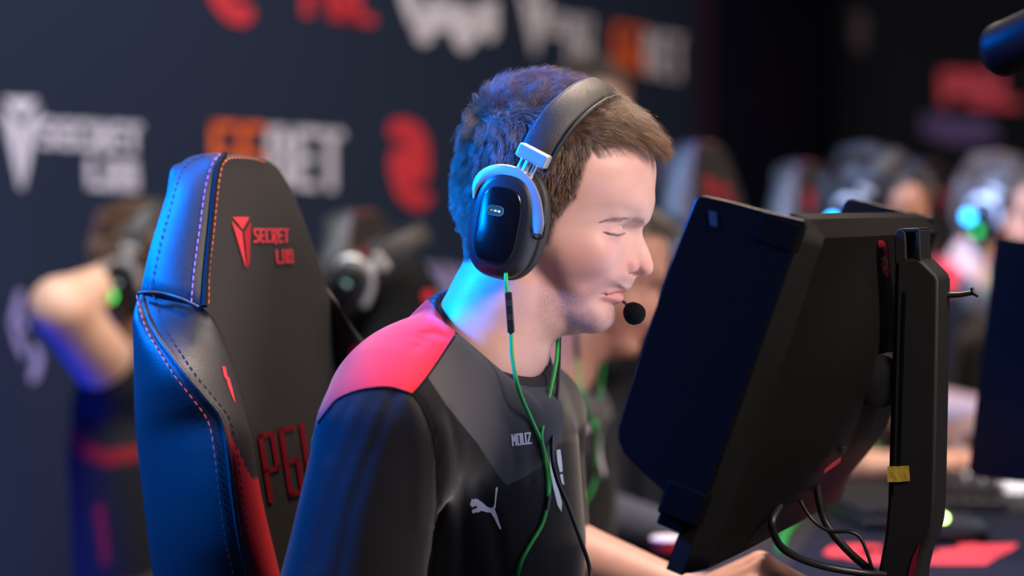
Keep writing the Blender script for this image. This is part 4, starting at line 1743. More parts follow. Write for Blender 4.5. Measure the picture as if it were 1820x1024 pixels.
# wing between the outer piping and the face panel
w_out = [(251, 524, -0.057), (260, 556, -0.048), (275, 590, -0.036), (300, 627, -0.018), (330, 667, 0.0), (365, 707, 0.014), (393, 744, 0.022), (405, 800, 0.024), (413, 870, 0.022), (426, 960, 0.018), (442, 1030, 0.014), (455, 1100, 0.010)]
w_in = [(360, 547, 0.002), (376, 566, 0.004), (392, 596, 0.006), (410, 642, 0.008), (424, 690, 0.009), (436, 740, 0.009), (446, 790, 0.009), (455, 850, 0.008), (470, 920, 0.006), (488, 990, 0.004), (497, 1030, 0.004), (512, 1100, 0.004)]
W1, W2 = edge(w_out, 90), edge(w_in, 90)
v, f = patch_data(W1, W2, 16, 0.012, CN - CL * 0.2)
cx_, cy_ = proj(np.array([tuple(q) for q in v]))
fc_ = []
REDP = [(393, 742), (404, 760), (418, 788), (432, 818), (446, 850), (600, 860), (600, 1300), (380, 1300), (390, 800)]
cen_ = np.array([np.mean([(cx_[i], cy_[i]) for i in q], 0) for q in f])
inr = sd_poly(cen_[:, 0], cen_[:, 1], REDP) < 0
wing = mesh('side_wing', v, [q for q, r in zip(f, inr) if not r], m_cblack, chair, auto=1.2)
redp = mesh('red_side_panel', v, [q for q, r in zip(f, inr) if r], m_cred, chair, auto=1.2)
# outer side below the piping
o_back = [(250, 526, -0.060), (244, 552, -0.066), (241, 580, -0.070), (238, 650, -0.078), (240, 750, -0.088), (250, 850, -0.096), (262, 950, -0.100), (273, 1030, -0.102), (284, 1100, -0.104)]
O1 = edge(o_back, 90)
v, f = patch_data(O1, W1, 14, 0.014, -CL)
mesh('outer_side', v, f, m_cblack, chair, auto=1.2)
# seam across, piping and thread
sm_ = [cpt(x, y, o) for x, y, o in ((250, 522, -0.058), (268, 519, -0.045), (300, 522, -0.03), (330, 531, -0.012), (361, 546, 0.003))]
tube('seam_piping', [p - CL * 0.0075 for p in smooth_path(sm_, 6)[2:]], 0.0016, m_cblack, chair, sides=8)
tube('wing_piping', W1, 0.0026, m_cblack, chair, sides=8)
tube('headrest_piping', [p + CN * 0.002 for p in E2], 0.0030, m_pipe, chair, sides=8)


def inset(e1, e2, t, n_, h):
    return [a.lerp(b, t) + n_ * h for a, b in zip(e1, e2)]


stitches('side_stitching', inset(E2, E1, 0.16, -CL * 0.8 + CF * 0.3, 0.0080), 0.0008, mat('violet_thread', (0.42, 0.12, 0.40), rough=0.6), hs_, 0.0048, 0.0026)
stitches('rear_stitching', inset(E1, E2, 0.16, -CL * 0.8 + CF * 0.3, 0.0078), 0.0007, mat('navy_thread', (0.02, 0.03, 0.10), rough=0.6), hs_, 0.0048, 0.0024)
stitches('wing_stitching', inset(W1, O1, 0.10, -CL, 0.0075), 0.0008, m_redthread, wing, 0.0048, 0.0026)
stitches('wing_stitching', inset(W1, W2, 0.10, CN, 0.0068), 0.0007, mat('black_thread', (0.015, 0.012, 0.02), rough=0.6), wing, 0.0048, 0.0024)
# face panel
FACE = [(396, 277), (420, 274), (450, 276), (475, 283), (494, 296), (508, 316), (524, 345), (549, 408), (569, 468), (583, 515), (596, 560), (606, 620), (614, 700), (620, 800), (630, 900), (640, 1030), (650, 1110),
        (512, 1110), (497, 1030), (488, 990), (470, 920), (455, 850), (446, 790), (436, 740), (424, 690), (410, 642), (392, 596), (376, 566), (361, 545), (365, 480), (371, 420), (378, 350), (385, 300), (388, 286)]
fp = [cpt(p.x, p.y) for p in smooth_path([(a, b, 0) for a, b in FACE], 3, True)]
face = prism('face_panel', fp, -CN * 0.055, m_cface, chair, bev=0.007, smooth=True, seg=4)
stitches('face_stitching', [cpt(x, y, 0.0018) for x, y in [(p.x, p.y) for p in smooth_path([(a, b, 0) for a, b in ((371, 540), (372, 480), (379, 420), (386, 350), (392, 308), (398, 290), (412, 281), (448, 282), (476, 291))], 10)]], 0.0008, mat('orange_thread', (0.75, 0.16, 0.08), rough=0.6), face, 0.0042, 0.0022)
# far wing
f_in = [(578, 507, -0.004), (588, 545, 0.0), (597, 590, 0.003), (604, 640, 0.004), (612, 720, 0.005), (620, 820, 0.005), (630, 920, 0.004), (650, 1100, 0.002)]
f_out = [(566, 500, -0.020), (590, 543, 0.0), (622, 580, 0.016), (655, 617, 0.024), (700, 680, 0.028), (720, 760, 0.028), (728, 850, 0.026), (735, 940, 0.022), (745, 1100, 0.014)]
F1, F2 = edge(f_in, 70), edge(f_out, 70)
v, f = patch_data(F1, F2, 12, 0.010, CN)
fw_ = mesh('side_wing', v, f, m_cface, chair, auto=1.2)
f_back = [q - CN * 0.075 for q in F2]
v, f = patch_data(F2, f_back, 8, 0.008, CL)
mesh('outer_side', v, f, m_cblack, chair, auto=1.2)
# rear shell closes the back
rear = Joined()
rb = [p - CN * 0.055 for p in fp]
rear_poly = O1[::-1] + E1[::-1] + [cpt(450, 276, -0.04), cpt(494, 298, -0.045), cpt(524, 347, -0.05), cpt(566, 470, -0.055)] + f_back
rv, rf = [], []
cc = sum(rear_poly, Vector()) / len(rear_poly) - CN * 0.06
rv = [cc] + rear_poly
rf = [(0, i, i + 1) for i in range(1, len(rear_poly))] + [(0, len(rear_poly), 1)]
mesh('rear_shell', rv, rf, m_cblack, chair, auto=1.4)
# embroidery
s1 = cpt
ic = [[(413.5, 385.6), (443.6, 385.6), (431.3, 407.9)], [(411.7, 392), (430.6, 412.6), (433.6, 440), (438.2, 477), (435.5, 472)]]
emb = lambda x, y: cpt(x, y, 0.0012)
decal('emblem', ic, emb, m_redemb, chair, 6)
decal('emblem', [[(446.3, 392.8), (434, 414), (437.5, 450), (439.4, 477), (443.8, 464), (445, 420)]], emb, mat('deep_red_embroidery', (0.30, 0.004, 0.015), rough=0.55), chair, 6)
decal('embroidered_lettering', tx('SECRET', (453, 431), (1, .01), (-0.02, -1), 6.3, 25.5, 0.7, 3.6) + tx('LAB', (493, 469), (1, -.03), (-0.05, -1), 6.3, 25.5, 0.7, 3.6), emb, m_redemb, chair, 6)
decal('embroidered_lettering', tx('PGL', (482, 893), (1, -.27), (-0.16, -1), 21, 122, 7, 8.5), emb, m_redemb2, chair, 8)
wb = BVHTree.FromPolygons([tuple(q) for q in (patch_data(W1, W2, 16, 0.012, CN - CL * 0.2))[0]], (patch_data(W1, W2, 16, 0.012, CN - CL * 0.2))[1])
decal('wing_mark', [[(395, 651), (401, 652), (404, 668), (408, 672), (413, 690), (419, 717), (414, 708), (407, 690), (403, 676), (398, 668)]], on_surface(wb, 0.0015), m_redemb, chair, 4)
fb = BVHTree.FromPolygons([tuple(q) for q in (patch_data(F1, F2, 12, 0.010, CN))[0]], (patch_data(F1, F2, 12, 0.010, CN))[1])
decal('wing_mark', [[(617, 622), (624, 611), (632, 608), (640, 620), (634, 632), (620, 638)]], on_surface(fb, 0.0015), m_redemb, chair, 5)
box('fabric_label', cpt(451, 846, 0.016), (0.010, 0.002, 0.011), mat('white_label', (0.6, 0.6, 0.6)), chair, CL, CN)
# seat, arm rests, base
sc_ = CQ + CF * 0.26 + CL * 0.10
seat_z = 0.47
sc_.z = seat_z
box('seat', sc_, (0.50, 0.50, 0.11), m_cblack, chair, CF, CL, bev=0.04)
bc_c = CQ + CL * 0.10 - CF * 0.06
box('back_frame', (bc_c.x - 0.05, bc_c.y + 0.02, 0.62), (0.06, 0.36, 0.36), m_cblack, chair, CF, CL, bev=0.02)
for s_ in (-1, 1):
    a_ = sc_ + CL * s_ * 0.30
    box('armrest', (a_.x, a_.y, 0.70), (0.26, 0.09, 0.03), m_blackpl, chair, CF, CL, bev=0.012)
    box('armrest_post', (a_.x, a_.y, 0.56), (0.05, 0.04, 0.26), m_blackpl, chair, CF, CL, bev=0.008)
lathe('gas_lift', (sc_.x, sc_.y, 0.08), (0, 0, 1), [(0.035, 0), (0.035, 0.18), (0.022, 0.19), (0.022, 0.36)], m_deskleg, chair)
for k in range(5):
    a = 2 * PI * k / 5 + 0.3
    d_ = Vector((math.cos(a), math.sin(a), 0))
    c0 = Vector((sc_.x, sc_.y, 0.10))
    tube('leg', [c0, c0 + d_ * 0.18 + Vector((0, 0, -0.01)), c0 + d_ * 0.31 + Vector((0, 0, -0.03))], [0.026, 0.022, 0.016], m_deskleg, chair)
    ct = c0 + d_ * 0.31
    lathe('caster', (ct.x - d_.y * 0.02, ct.y + d_.x * 0.02, 0.029), (d_.y, -d_.x, 0), [(0.02, 0), (0.028, 0.004), (0.028, 0.036), (0.02, 0.04)], m_blackpl, chair, 20)
chair.children[0].parent = chair


def copy_tree(o, parent=None, skip=()):
    c = o.copy()
    COL.objects.link(c)
    c.parent = parent
    for ch in list(o.children):
        if ch.name.split('.')[0] in skip:
            continue
        copy_tree(ch, c, skip)
    return c


def chair_copy(px, py, Y, label, rz=0.0, group='other gaming chairs along the row'):
    """headrest top centre of the copy at pixel (px, py)"""
    top = cpt(440, 275)
    b = chair.location.copy()
    rel = Matrix.Rotation(rz, 4, 'Z') @ (top - b)
    t = P(px, py, Y)
    k = t.z / top.z
    c = copy_tree(chair)
    c.scale = (k, k, k)
    c.rotation_euler = (0, 0, rz)
    c.location = (t.x - rel.x * k, t.y - rel.y * k, 0)
    tag(c, label, None, group)
    return c


chA = chair_copy(655, 372, 3.75, 'blurred gaming chair under a black jacket, left of the neck of the man in front', 0.05)
chB = chair_copy(1262, 252, 4.2, 'blurred gaming chair with red mark just right of the forehead of the man in front', -0.05)
chC = chair_copy(1440, 288, 5.0, 'blurred chair with blue lit edge above the middle of the big monitor', -0.1)
chD = chair_copy(1662, 288, 5.9, 'blurred pale lit chair behind the player at the far right', -0.1)

# ================================================================== monitors
m_mon = mat('black_monitor_plastic', (0.0042, 0.0038, 0.0038), rough=0.45, spec=0.16, bump=0.5, bscale=1600)
m_shield = mat('black_shield', (0.0035, 0.004, 0.0055), rough=0.26, spec=0.3)
m_glossm = mat('glossy_black_band', (0.004, 0.005, 0.008), rough=0.18, spec=0.6)
m_stand = mat('graphite_stand', (0.009, 0.0088, 0.0088), rough=0.48, spec=0.3, bump=0.3, bscale=1800)
m_slot = mat('slot_black', (0.0015, 0.0015, 0.002), rough=0.8, spec=0.05)
m_screen = mat('lit_screen', (0.02, 0.02, 0.02), rough=0.3, emit=(0.62, 0.75, 1.0), estr=1.5)
m_zred = mat('emblem_red', (0.30, 0.012, 0.02), rough=0.3)
m_zrim = mat('emblem_rim', (0.45, 0.30, 0.28), rough=0.3, metal=0.6)

MY = math.radians(20)
MT = math.radians(19.5)
MW, MH = 0.54, 0.312
mA = Vector((math.sin(MY), math.cos(MY), 0))
mF = Vector((-math.cos(MY), math.sin(MY), 0))
T0 = P(1430, 388, 1.95)


class Frame:
    def __init__(self, t0, yaw, tilt):
        self.o = Vector(t0)
        self.A = Vector((math.sin(yaw), math.cos(yaw), 0))
        self.F = Vector((-math.cos(yaw), math.sin(yaw), 0))
        self.D = (self.F * math.sin(tilt) + Vector((0, 0, -math.cos(tilt)))).normalized()
        self.N = (-self.F * math.cos(tilt) + Vector((0, 0, -math.sin(tilt)))).normalized()

    def p(self, a, d, n):
        return self.o + self.A * a + self.D * d + self.N * n

    def inv(self, q):
        r = q - self.o
        return r.dot(self.A), r.dot(self.D), r.dot(self.N)


F0 = Frame(T0, MY, MT)
# shield outline read in the plane of the near shield
SH_PX = [(1434, 392), (1370, 377), (1300, 358), (1256, 348), (1244, 349), (1236, 358), (1190, 480), (1150, 600), (1112, 725), (1101, 762), (1102, 782), (1112, 806), (1150, 846), (1190, 880), (1230, 915), (1250, 900)]
SH = []
for x, y in SH_PX:
    q = on_plane(x, y, F0.p(-0.012, 0, 0), F0.A)
    a, d, n = F0.inv(q)
    SH.append((d, n))


def build_monitor(Fr, root, W_=MW, H_=MH, stand=True, shield=SH):
    nu, nv = 44, 30
    v, f = [], []

    def sm(x):
        x = min(max(x, 0), 1)
        return x * x * (3 - 2 * x)
    for i in range(nv + 1):
        for j in range(nu + 1):
            s, t = j / nu, i / nv
            b = sm(min(s, 1 - s) / 0.30) ** 0.7 * sm(min(t, 1 - t) / 0.42) ** 0.8
            edge_ = min(min(s * W_, (1 - s) * W_), min(t * H_, (1 - t) * H_))
            rim = 0.016 * min(1, (edge_ / 0.006)) ** 0.5
            v.append(Fr.p(s * W_, t * H_, 0.002 + rim + 0.041 * b))
    k = nu + 1
    for i in range(nv):
        for j in range(nu):
            f.append((i * k + j, i * k + j + 1, (i + 1) * k + j + 1, (i + 1) * k + j))
    n0 = len(v)
    ring = [j for j in range(k)] + [i * k + nu for i in range(1, nv + 1)] + [nv * k + j for j in range(nu - 1, -1, -1)] + [i * k for i in range(nv - 1, 0, -1)]
    for q in ring:
        a, d, n = Fr.inv(v[q])
        v.append(Fr.p(a, d, -0.012))
    m_ = len(ring)
    for i in range(m_):
        f.append((ring[i], ring[(i + 1) % m_], n0 + (i + 1) % m_, n0 + i))
    f.append(tuple(n0 + i for i in range(m_)))
    hous = mesh('monitor_housing', v, f, m_mon, root, auto=0.7)
    # screen towards the player
    q = [Fr.p(0.012, 0.012, -0.013), Fr.p(W_ - 0.012, 0.012, -0.013), Fr.p(W_ - 0.012, H_ - 0.02, -0.013), Fr.p(0.012, H_ - 0.02, -0.013)]
    prism('screen', q, Fr.N * 0.0008, m_screen, root)
    # side shields with their clamps
    for a, sg in ((-0.012, -1), (W_ + 0.012, 1)):
        sh = prism('side_shield', [Fr.p(a, d, n) for d, n in shield], Fr.A * 0.004 * sg, m_shield, root, bev=0.0012, smooth=True)
        for d0, d1 in ((0.004, 0.030), (H_ - 0.075, H_ - 0.045)):
            c = Fr.p(a * 0.5 if sg < 0 else W_ + 0.006, (d0 + d1) / 2, -0.014)
            box('shield_clamp', c, (0.022, d1 - d0, 0.036), m_slot, root, Fr.A, Fr.D, bev=0.003)
        box('shield_strip', Fr.p(a * 0.6 if sg < 0 else W_ + 0.0072, H_ / 2 - 0.01, -0.018), (0.012, H_ - 0.05, 0.024), m_slot, root, Fr.A, Fr.D, bev=0.002)
    return hous


def surf_pt(Fr, a, d, up=0.001, W_=MW, H_=MH):
    def sm(x):
        x = min(max(x, 0), 1)
        return x * x * (3 - 2 * x)
    s, t = a / W_, d / H_
    b = sm(min(s, 1 - s) / 0.30) ** 0.7 * sm(min(t, 1 - t) / 0.42) ** 0.8
    return Fr.p(a, d, 0.018 + 0.041 * b + up)


mon = empty('monitor', (0.40, 2.17, DZ), 'large black monitor in front with its back and stand towards us', 'monitor')
hous = build_monitor(F0, mon)
# mark in the shield corner
decal('shield_mark', [[(x, y) for x, y in ((1259, 374), (1273, 377), (1275, 403), (1262, 401))]], lambda x, y: on_plane(x, y, F0.p(-0.0168, 0, 0), F0.A), mat('shield_print', (0.015, 0.035, 0.06), rough=0.4), mon)
# stand column: side outline in the plane facing us, extruded along the monitor width
COLO = F0.p(MW / 2, 0, 0)
hN = -mF
col_c = P(1628, 700, 2.16)
cpl = lambda x, y, o=0.0: on_plane(x, y, col_c - F0.A * (0.030 + o), F0.A)
HANDLE = [(1591, 418), (1594, 409), (1602, 406), (1630, 405), (1634, 408), (1636, 456), (1636, 470), (1590, 470)]
HOLE = [(1611, 413), (1627, 412), (1629, 450), (1612, 452)]
BODY = [(1590, 462), (1632, 456), (1650, 474), (1665, 489), (1669, 500), (1666, 700), (1662, 890), (1659, 935), (1652, 960), (1641, 984), (1632, 1024), (1628, 1110), (1548, 1110), (1556, 1040), (1571, 960), (1577, 900), (1583, 690)]
body_ = prism('stand_column', [cpl(x, y) for x, y in BODY], F0.A * 0.060, m_stand, mon, bev=0.004, smooth=True)
hd = Joined()
for seg_ in ([(1590, 470), (1590, 418), (1594, 409), (1602, 406), (1609, 413), (1611, 462)], [(1602, 406), (1631, 405), (1635, 408), (1629, 413), (1610, 414)], [(1635, 408), (1637, 466), (1629, 462), (1628, 412)]):
    pts = [cpl(x, y) for x, y in seg_]
    n = len(pts)
    nrm = (pts[1] - pts[0]).cross(pts[2] - pts[0])
    v = pts + [p + F0.A * 0.050 for p in pts]
    f = [tuple(range(n)), tuple(range(2 * n - 1, n - 1, -1))] + [((i + 1) % n, i, n + i, n + (i + 1) % n) for i in range(n)]
    hd.add(v, f)
hnd = hd.build('carry_handle', m_stand, mon, smooth=False)
bevel(hnd, 0.0015, 2)
prism('height_scale_slot', [cpl(x, y, 0.0006) for x, y in ((1605, 520), (1610, 520), (1600, 846), (1595, 846))], F0.A * 0.0008, m_slot, mon)
prism('column_groove', [cpl(x, y, 0.0006) for x, y in ((1596.5, 470), (1598, 470), (1588, 880), (1586.5, 880))], F0.A * 0.0008, m_slot, mon)
prism('column_accent', [cpl(x, y, 0.0008) for x, y in ((1634, 966), (1629, 1000), (1622, 1040), (1606, 1090), (1612, 1030), (1622, 990))], F0.A * 0.0010, mat('dark_red_accent', (0.16, 0.006, 0.012), rough=0.35), mon)
stand_b = P(1590, 1100, 2.16)
box('stand_foot', (stand_b.x + 0.02, stand_b.y + 0.01, DZ + 0.009), (0.25, 0.30, 0.018), m_stand, mon, -mF, F0.A, bev=0.004)
# tilting mount between column and housing
mk = P(1568, 675, 2.165)
lathe('tilt_joint', mk - F0.A * 0.022, F0.A, [(0.016, 0), (0.024, 0.003), (0.024, 0.041), (0.016, 0.044)], m_blackpl, mon)
box('mount_arm', (mk + P(1610, 680, 2.165)) / 2 + F0.A * 0.0, (0.055, 0.040, 0.034), m_blackpl, mon, -mF, F0.A, bev=0.004)
prism('mount_cover', [on_plane(x, y, mk - F0.A * 0.02, F0.A) for x, y in ((1536, 664), (1538, 655), (1560, 643), (1581, 662), (1580, 672), (1556, 676))], F0.A * 0.04, mat('grey_mount_cover', (0.06, 0.058, 0.055), rough=0.4), mon, bev=0.002, smooth=True)
# headset hook on the far side of the column
hk0 = cpl(1664, 527) + F0.A * 0.045
hk = Joined()
hk.add(*tube_data([cpl(1655, 528) + F0.A * 0.045, cpl(1690, 527) + F0.A * 0.045, cpl(1716, 523) + F0.A * 0.045], [0.0030, 0.0026, 0.0022], 8))
hk.add(*tube_data([cpl(1713, 514) + F0.A * 0.045, cpl(1714, 523) + F0.A * 0.045, cpl(1724, 530) + F0.A * 0.045], [0.0016, 0.0026, 0.0014], 8))
hk.build('headset_hook', m_blackpl, mon)
# emblem on the housing
em = lambda x, y: surf_pt(F0, 0.395 + x, 0.062 + y)
hb = BVHTree.FromPolygons([tuple(pw(mon) @ v.co) for v in hous.data.vertices], [tuple(p.vertices) for p in hous.data.polygons])
hsurf = on_surface(hb, 0.0016)
decal('housing_emblem', [[(1561, 428), (1569, 427), (1575, 434), (1578, 448), (1577, 470), (1580, 478), (1578, 494), (1568, 484), (1565, 470), (1570, 462), (1572, 448), (1569, 440), (1561, 440)]], hsurf, m_zred, mon, 3)
decal('housing_emblem', [[(1565, 458), (1574, 456), (1578, 462), (1577, 478), (1570, 480), (1568, 476), (1575, 474), (1575, 464), (1570, 462), (1566, 464)]], on_surface(hb, 0.0022), m_zrim, mon, 3)
decal('red_stripe', [[(1495, 812), (1494, 822), (1478, 833), (1463, 843), (1466, 834), (1480, 822)]], on_surface(hb, 0.0018), mat('red_stripe', (0.55, 0.02, 0.05), rough=0.4), mon, 3)
for (x, y) in ((1496, 798),):
    q = hsurf(x, y)
    if q:
        box('menu_button', q, (0.012, 0.006, 0.006), m_blackpl, mon, F0.A, F0.D, bev=0.001)

# strip of gold tape on the column
tape = prism('tape', [cpl(x, y, 0.0016) for x, y in ((1577, 829), (1596, 829), (1615, 828), (1616, 841), (1617, 855), (1597, 857), (1577, 857))], F0.A * 0.0007, mat('gold_tape', (0.42, 0.30, 0.035), rough=0.35, spec=0.6, bump=1.0, bscale=140), None)
tag(tape, 'short strip of creased gold tape stuck on the monitor column', 'tape')


def cable(name, label, pts, r, matl=None, sides=10, group=None):
    o = tube(name, smooth_path(pts, 8), r, matl or m_blackcable, None, sides)
    tag(o, label, 'cable', group)
    return o


cable('cable', 'thick black cable sagging from the lower edge of the big monitor to the stand foot', [hsurf(1386, 900) or P(1386, 900, 2.06), P(1372, 930, 2.06), P(1385, 968, 2.08), P(1420, 992, 2.10), P(1470, 1008, 2.12), P(1530, 1018, 2.13), P(1575, 1022, 2.13)], 0.0034)
cable('cable', 'black cable in the middle running steeply down behind the monitor column', [P(1452, 852, 2.18), P(1455, 885, 2.18), P(1468, 930, 2.18), P(1500, 972, 2.17), P(1540, 1008, 2.16), P(1575, 1030, 2.15)], 0.0036)
cable('cable', 'thinnest black cable with a loop below the big monitor', [P(1418, 866, 2.16), P(1424, 893, 2.16), P(1445, 925, 2.16), P(1475, 944, 2.155), P(1508, 945, 2.15), P(1528, 955, 2.15), P(1542, 985, 2.15), P(1552, 1020, 2.15)], 0.0017)

# the monitor of the next player
F1_ = Frame(P(1960, 452, 2.86), MY + 0.02, math.radians(6))
mon2 = empty('monitor', (F1_.p(MW / 2, 0, 0.1).x, F1_.p(MW / 2, 0, 0.1).y, DZ), 'black monitor cut by the right edge of the picture, blue light along its side shield', 'monitor')
SH2 = []
for x, y in [(1960, 440), (1850, 432), (1782, 421), (1773, 424), (1769, 434), (1757, 540), (1742, 660), (1727, 790), (1722, 835), (1735, 848), (1800, 856), (1900, 862), (1960, 865)]:
    q = on_plane(x, y, F1_.p(-0.012, 0, 0), F1_.A)
    a, d, n = F1_.inv(q)
    SH2.append((d, n))
build_monitor(F1_, mon2, H_=0.30, shield=SH2)
q = F1_.p(MW / 2, 0.15, 0.11)
box('stand_column', (q.x, q.y, DZ + 0.19), (0.04, 0.06, 0.36), m_stand, mon2, -mF, mA, bev=0.004)
box('mount_arm', F1_.p(MW / 2, 0.15, 0.085), (0.05, 0.04, 0.06), m_blackpl, mon2, mA, (0, 0, 1), bev=0.003)
box('stand_foot', (q.x, q.y, DZ + 0.009), (0.25, 0.30, 0.018), m_stand, mon2, -mF, mA, bev=0.004)

# ------------------------------------------------------------------ things on the desks
def mouse(loc, rz, label, led=None):
    r = empty('mouse', loc, label, 'mouse')
    c = Vector(loc)
    v, f = nets(lambda x, y, z: smax(ell(x, y, z, (0, 0, 0.004), (0.063, 0.033, 0.036)), 0.002 - z, 0.004), (-0.07, -0.04, -0.005), (0.07, 0.04, 0.045), 0.003)
    R = np.array(Matrix.Rotation(rz, 3, 'Z'))
    v = v @ R.T + np.array(c)
    mesh('mouse_body', v, f, m_blackpl, r)
    fx = Vector((math.cos(rz), math.sin(rz), 0))
    fy = Vector((-fx.y, fx.x, 0))
    lathe('scroll_wheel', c + fx * 0.035 + Vector((0, 0, 0.031)) - fy * 0.004, fy, [(0.006, 0), (0.008, 0.001), (0.008, 0.007), (0.006, 0.008)], m_pad, r, 16)
    if led:
        p = c - fx * 0.004 + Vector((0, 0, 0.0315)) - fy * 0.0185
        lathe('palm_light', p, (0.0, -0.55, 0.8), [(0.0085, 0), (0.0075, 0.002), (0.004, 0.003)], mat('lime_light', (0.2, 0.4, 0.05), emit=led, estr=9), r, 20)
    return r


def pad(name, corners, label, z=DZ + 0.003, matl=None):
    c = [Vector((x, y, z)) for x, y in corners]
    o = prism(name, c, (0, 0, -0.003), matl or m_padm, None, bev=0.001)
    tag(o, label, 'mouse pad')
    return o


dz = lambda px, py, z=DZ + 0.003: (Vector((0, 0, CAMZ)) + ray(px, py) * ((z - CAMZ) / ray(px, py).z))
pad('mouse_pad', [(0.24, 1.74), (0.80, 1.62), (0.98, 2.40), (0.34, 2.52)], 'dark blue mouse pad in front, partly under the hand')
pd2 = [dz(1388, 1030), dz(1880, 1030), dz(1840, 905), dz(1468, 905)]
pad2 = pad('mouse_pad', [(p.x, p.y) for p in pd2], 'navy mouse pad printed with red letters behind the monitor column')
pz = lambda x, y: dz(x, y, DZ + 0.0036)
decal('pad_print', [[(1462, 984), (1475, 972), (1520, 967), (1568, 969), (1562, 982), (1540, 985), (1520, 990), (1482, 990)], [(1490, 979), (1560, 975), (1575, 1000), (1560, 1004), (1500, 992)],
                    [(1622, 1003), (1640, 985), (1662, 984), (1668, 976), (1700, 974), (1706, 966), (1730, 965), (1745, 968), (1808, 966), (1804, 974), (1790, 982), (1770, 992), (1752, 1004), (1690, 1004)]],
      pz, mat('pad_red_print', (0.75, 0.045, 0.05), rough=0.8), pad2)
mz = dz(1672, 962)
mouse((mz.x, mz.y, DZ + 0.003), 0.1, 'black mouse with a lime green light on the pad with red letters', (0.55, 1.0, 0.25))


def keyboard(c, rz, label, w_=0.36, d_=0.13):
    r = empty('keyboard', c, label, 'keyboard', 'keyboards on the desks')
    fx = Vector((math.cos(rz), math.sin(rz), 0))
    fy = Vector((-fx.y, fx.x, 0))
    c = Vector(c)
    box('keyboard_case', c + Vector((0, 0, 0.010)), (d_, w_, 0.020), m_blackpl, r, fx, fy, bev=0.004)
    jn = Joined()
    for i in range(5):
        for j in range(15):
            q = c + fx * (-d_ / 2 + 0.016 + i * 0.0235) + fy * (-w_ / 2 + 0.02 + j * 0.0228) + Vector((0, 0, 0.025))
            v, f = box_pts(q, fx, fy, Vector((0, 0, 1)), 0.0095, 0.0095, 0.005)
            jn.add(v, f)
    jn.build('keycaps', m_pad, r, smooth=False)
    return r


kb = dz(1500, 917)
keyboard((kb.x + 0.04, kb.y, DZ), 0.12, 'black keyboard behind the big monitor near the lime cable', 0.34, 0.12)
kb3 = dz(1700, 880)
keyboard((kb3.x, kb3.y - 0.02, DZ), -0.2, 'black keyboard beside the green cable at the far right', 0.36)
keyboard((0.37, 2.30, DZ), 0.30, 'black keyboard under the left hand of the man in front', 0.34, 0.12)
cable('cable', 'lime green cable lying on the desk below the big monitor', [dz(1385, 980), dz(1400, 940), dz(1430, 912), dz(1480, 897), dz(1560, 885)], 0.005, m_green)
cable('cable', 'dark green cable crossing the desk at the far right', [dz(1600, 885), dz(1680, 866), dz(1760, 864), dz(1840, 872), dz(1900, 880)], 0.0055, m_green)
wc = dz(1800, 872)
v, f = nets(lambda x, y, z: smax(ell(x, y, z, (0, 0, 0), (0.105, 0.07, 0.035)) + 0.006 * noise3(x * 70, y * 70, z * 90, 9), 0.001 - z, 0.003), (-0.12, -0.09, -0.005), (0.12, 0.09, 0.05), 0.005)
cl_ = mesh('cloth', v + np.array([wc.x, wc.y + 0.02, DZ]), f, mat('white_cloth', (0.72, 0.78, 0.85), rough=0.8), None)
tag(cl_, 'crumpled white cloth on the far right desk', 'cloth')
cpb = P(1170, 1000, 2.95)
cup = empty('cup', (cpb.x + 0.012, cpb.y, DZ), 'small red and white cup left of the big monitor foot', 'cup')
cz = DZ
cc_ = Vector((cpb.x + 0.012, cpb.y, DZ))
zt = P(1170, 952, 2.95).z
hh = zt - DZ
lathe('cup_body', cc_, (0, 0, 1), [(0.018, 0), (0.019, 0.002), (0.022, hh * 0.72)], mat('red_card', (0.62, 0.03, 0.025), rough=0.5), cup, 28)
lathe('cup_rim', cc_ + Vector((0, 0, hh * 0.72)), (0, 0, 1), [(0.022, 0), (0.0225, hh * 0.1), (0.020, hh * 0.22), (0.012, hh * 0.28)], mat('white_lid', (0.7, 0.6, 0.58), rough=0.5), cup, 28)

# stage camera on an arm at the upper right
sc0 = P(1779, 89, 1.98)
sc_ax = (P(1850, 58, 1.93) - sc0).normalized()
stc = empty('stage_camera', sc0, 'black cylindrical camera on an arm in the upper right corner', 'camera')
v_, f_ = lathe_data(sc0, sc_ax, [(0.012, 0.004), (0.0185, 0.001), (0.0215, 0.0), (0.0225, 0.002), (0.0225, 0.010), (0.0220, 0.011), (0.0222, 0.06), (0.0222, 0.12), (0.019, 0.125)], 48)
Joined().add(v_, f_).build('camera_body', mat('black_metal_camera', (0.004, 0.004, 0.0045), rough=0.5, spec=0.2), stc)
lathe('lens', sc0, sc_ax, [(0.0005, 0.003), (0.010, 0.0035), (0.0135, 0.0042)], m_glossm, stc, 32)
q = P(1816, 106, 1.98) - Vector((0, 1, 0)) * 0.0245
box('camera_badge', q, (0.009, 0.001, 0.008), mat('grey_badge', (0.25, 0.25, 0.27), rough=0.4), stc, sc_ax, (0, 1, 0), bev=0.001)
e0 = sc0 + sc_ax * 0.12
tube('camera_arm', [e0, e0 + Vector((0.06, 0.03, 0.05)), e0 + Vector((0.08, 0.05, 0.35)), e0 + Vector((0.08, 0.05, 1.9))], 0.012, m_blackpl, stc)

# ================================================================== the other people
bg_v, bg_w, bg_f = head_mesh_world(6.0)
la2 = arm_net(J['ef'], J['wf'], LH, 0.006)
ra2 = arm_net(J['en'], J['wn'], RH, 0.006)
bgj_v, bgj_f = jersey_net(J, 0.010)


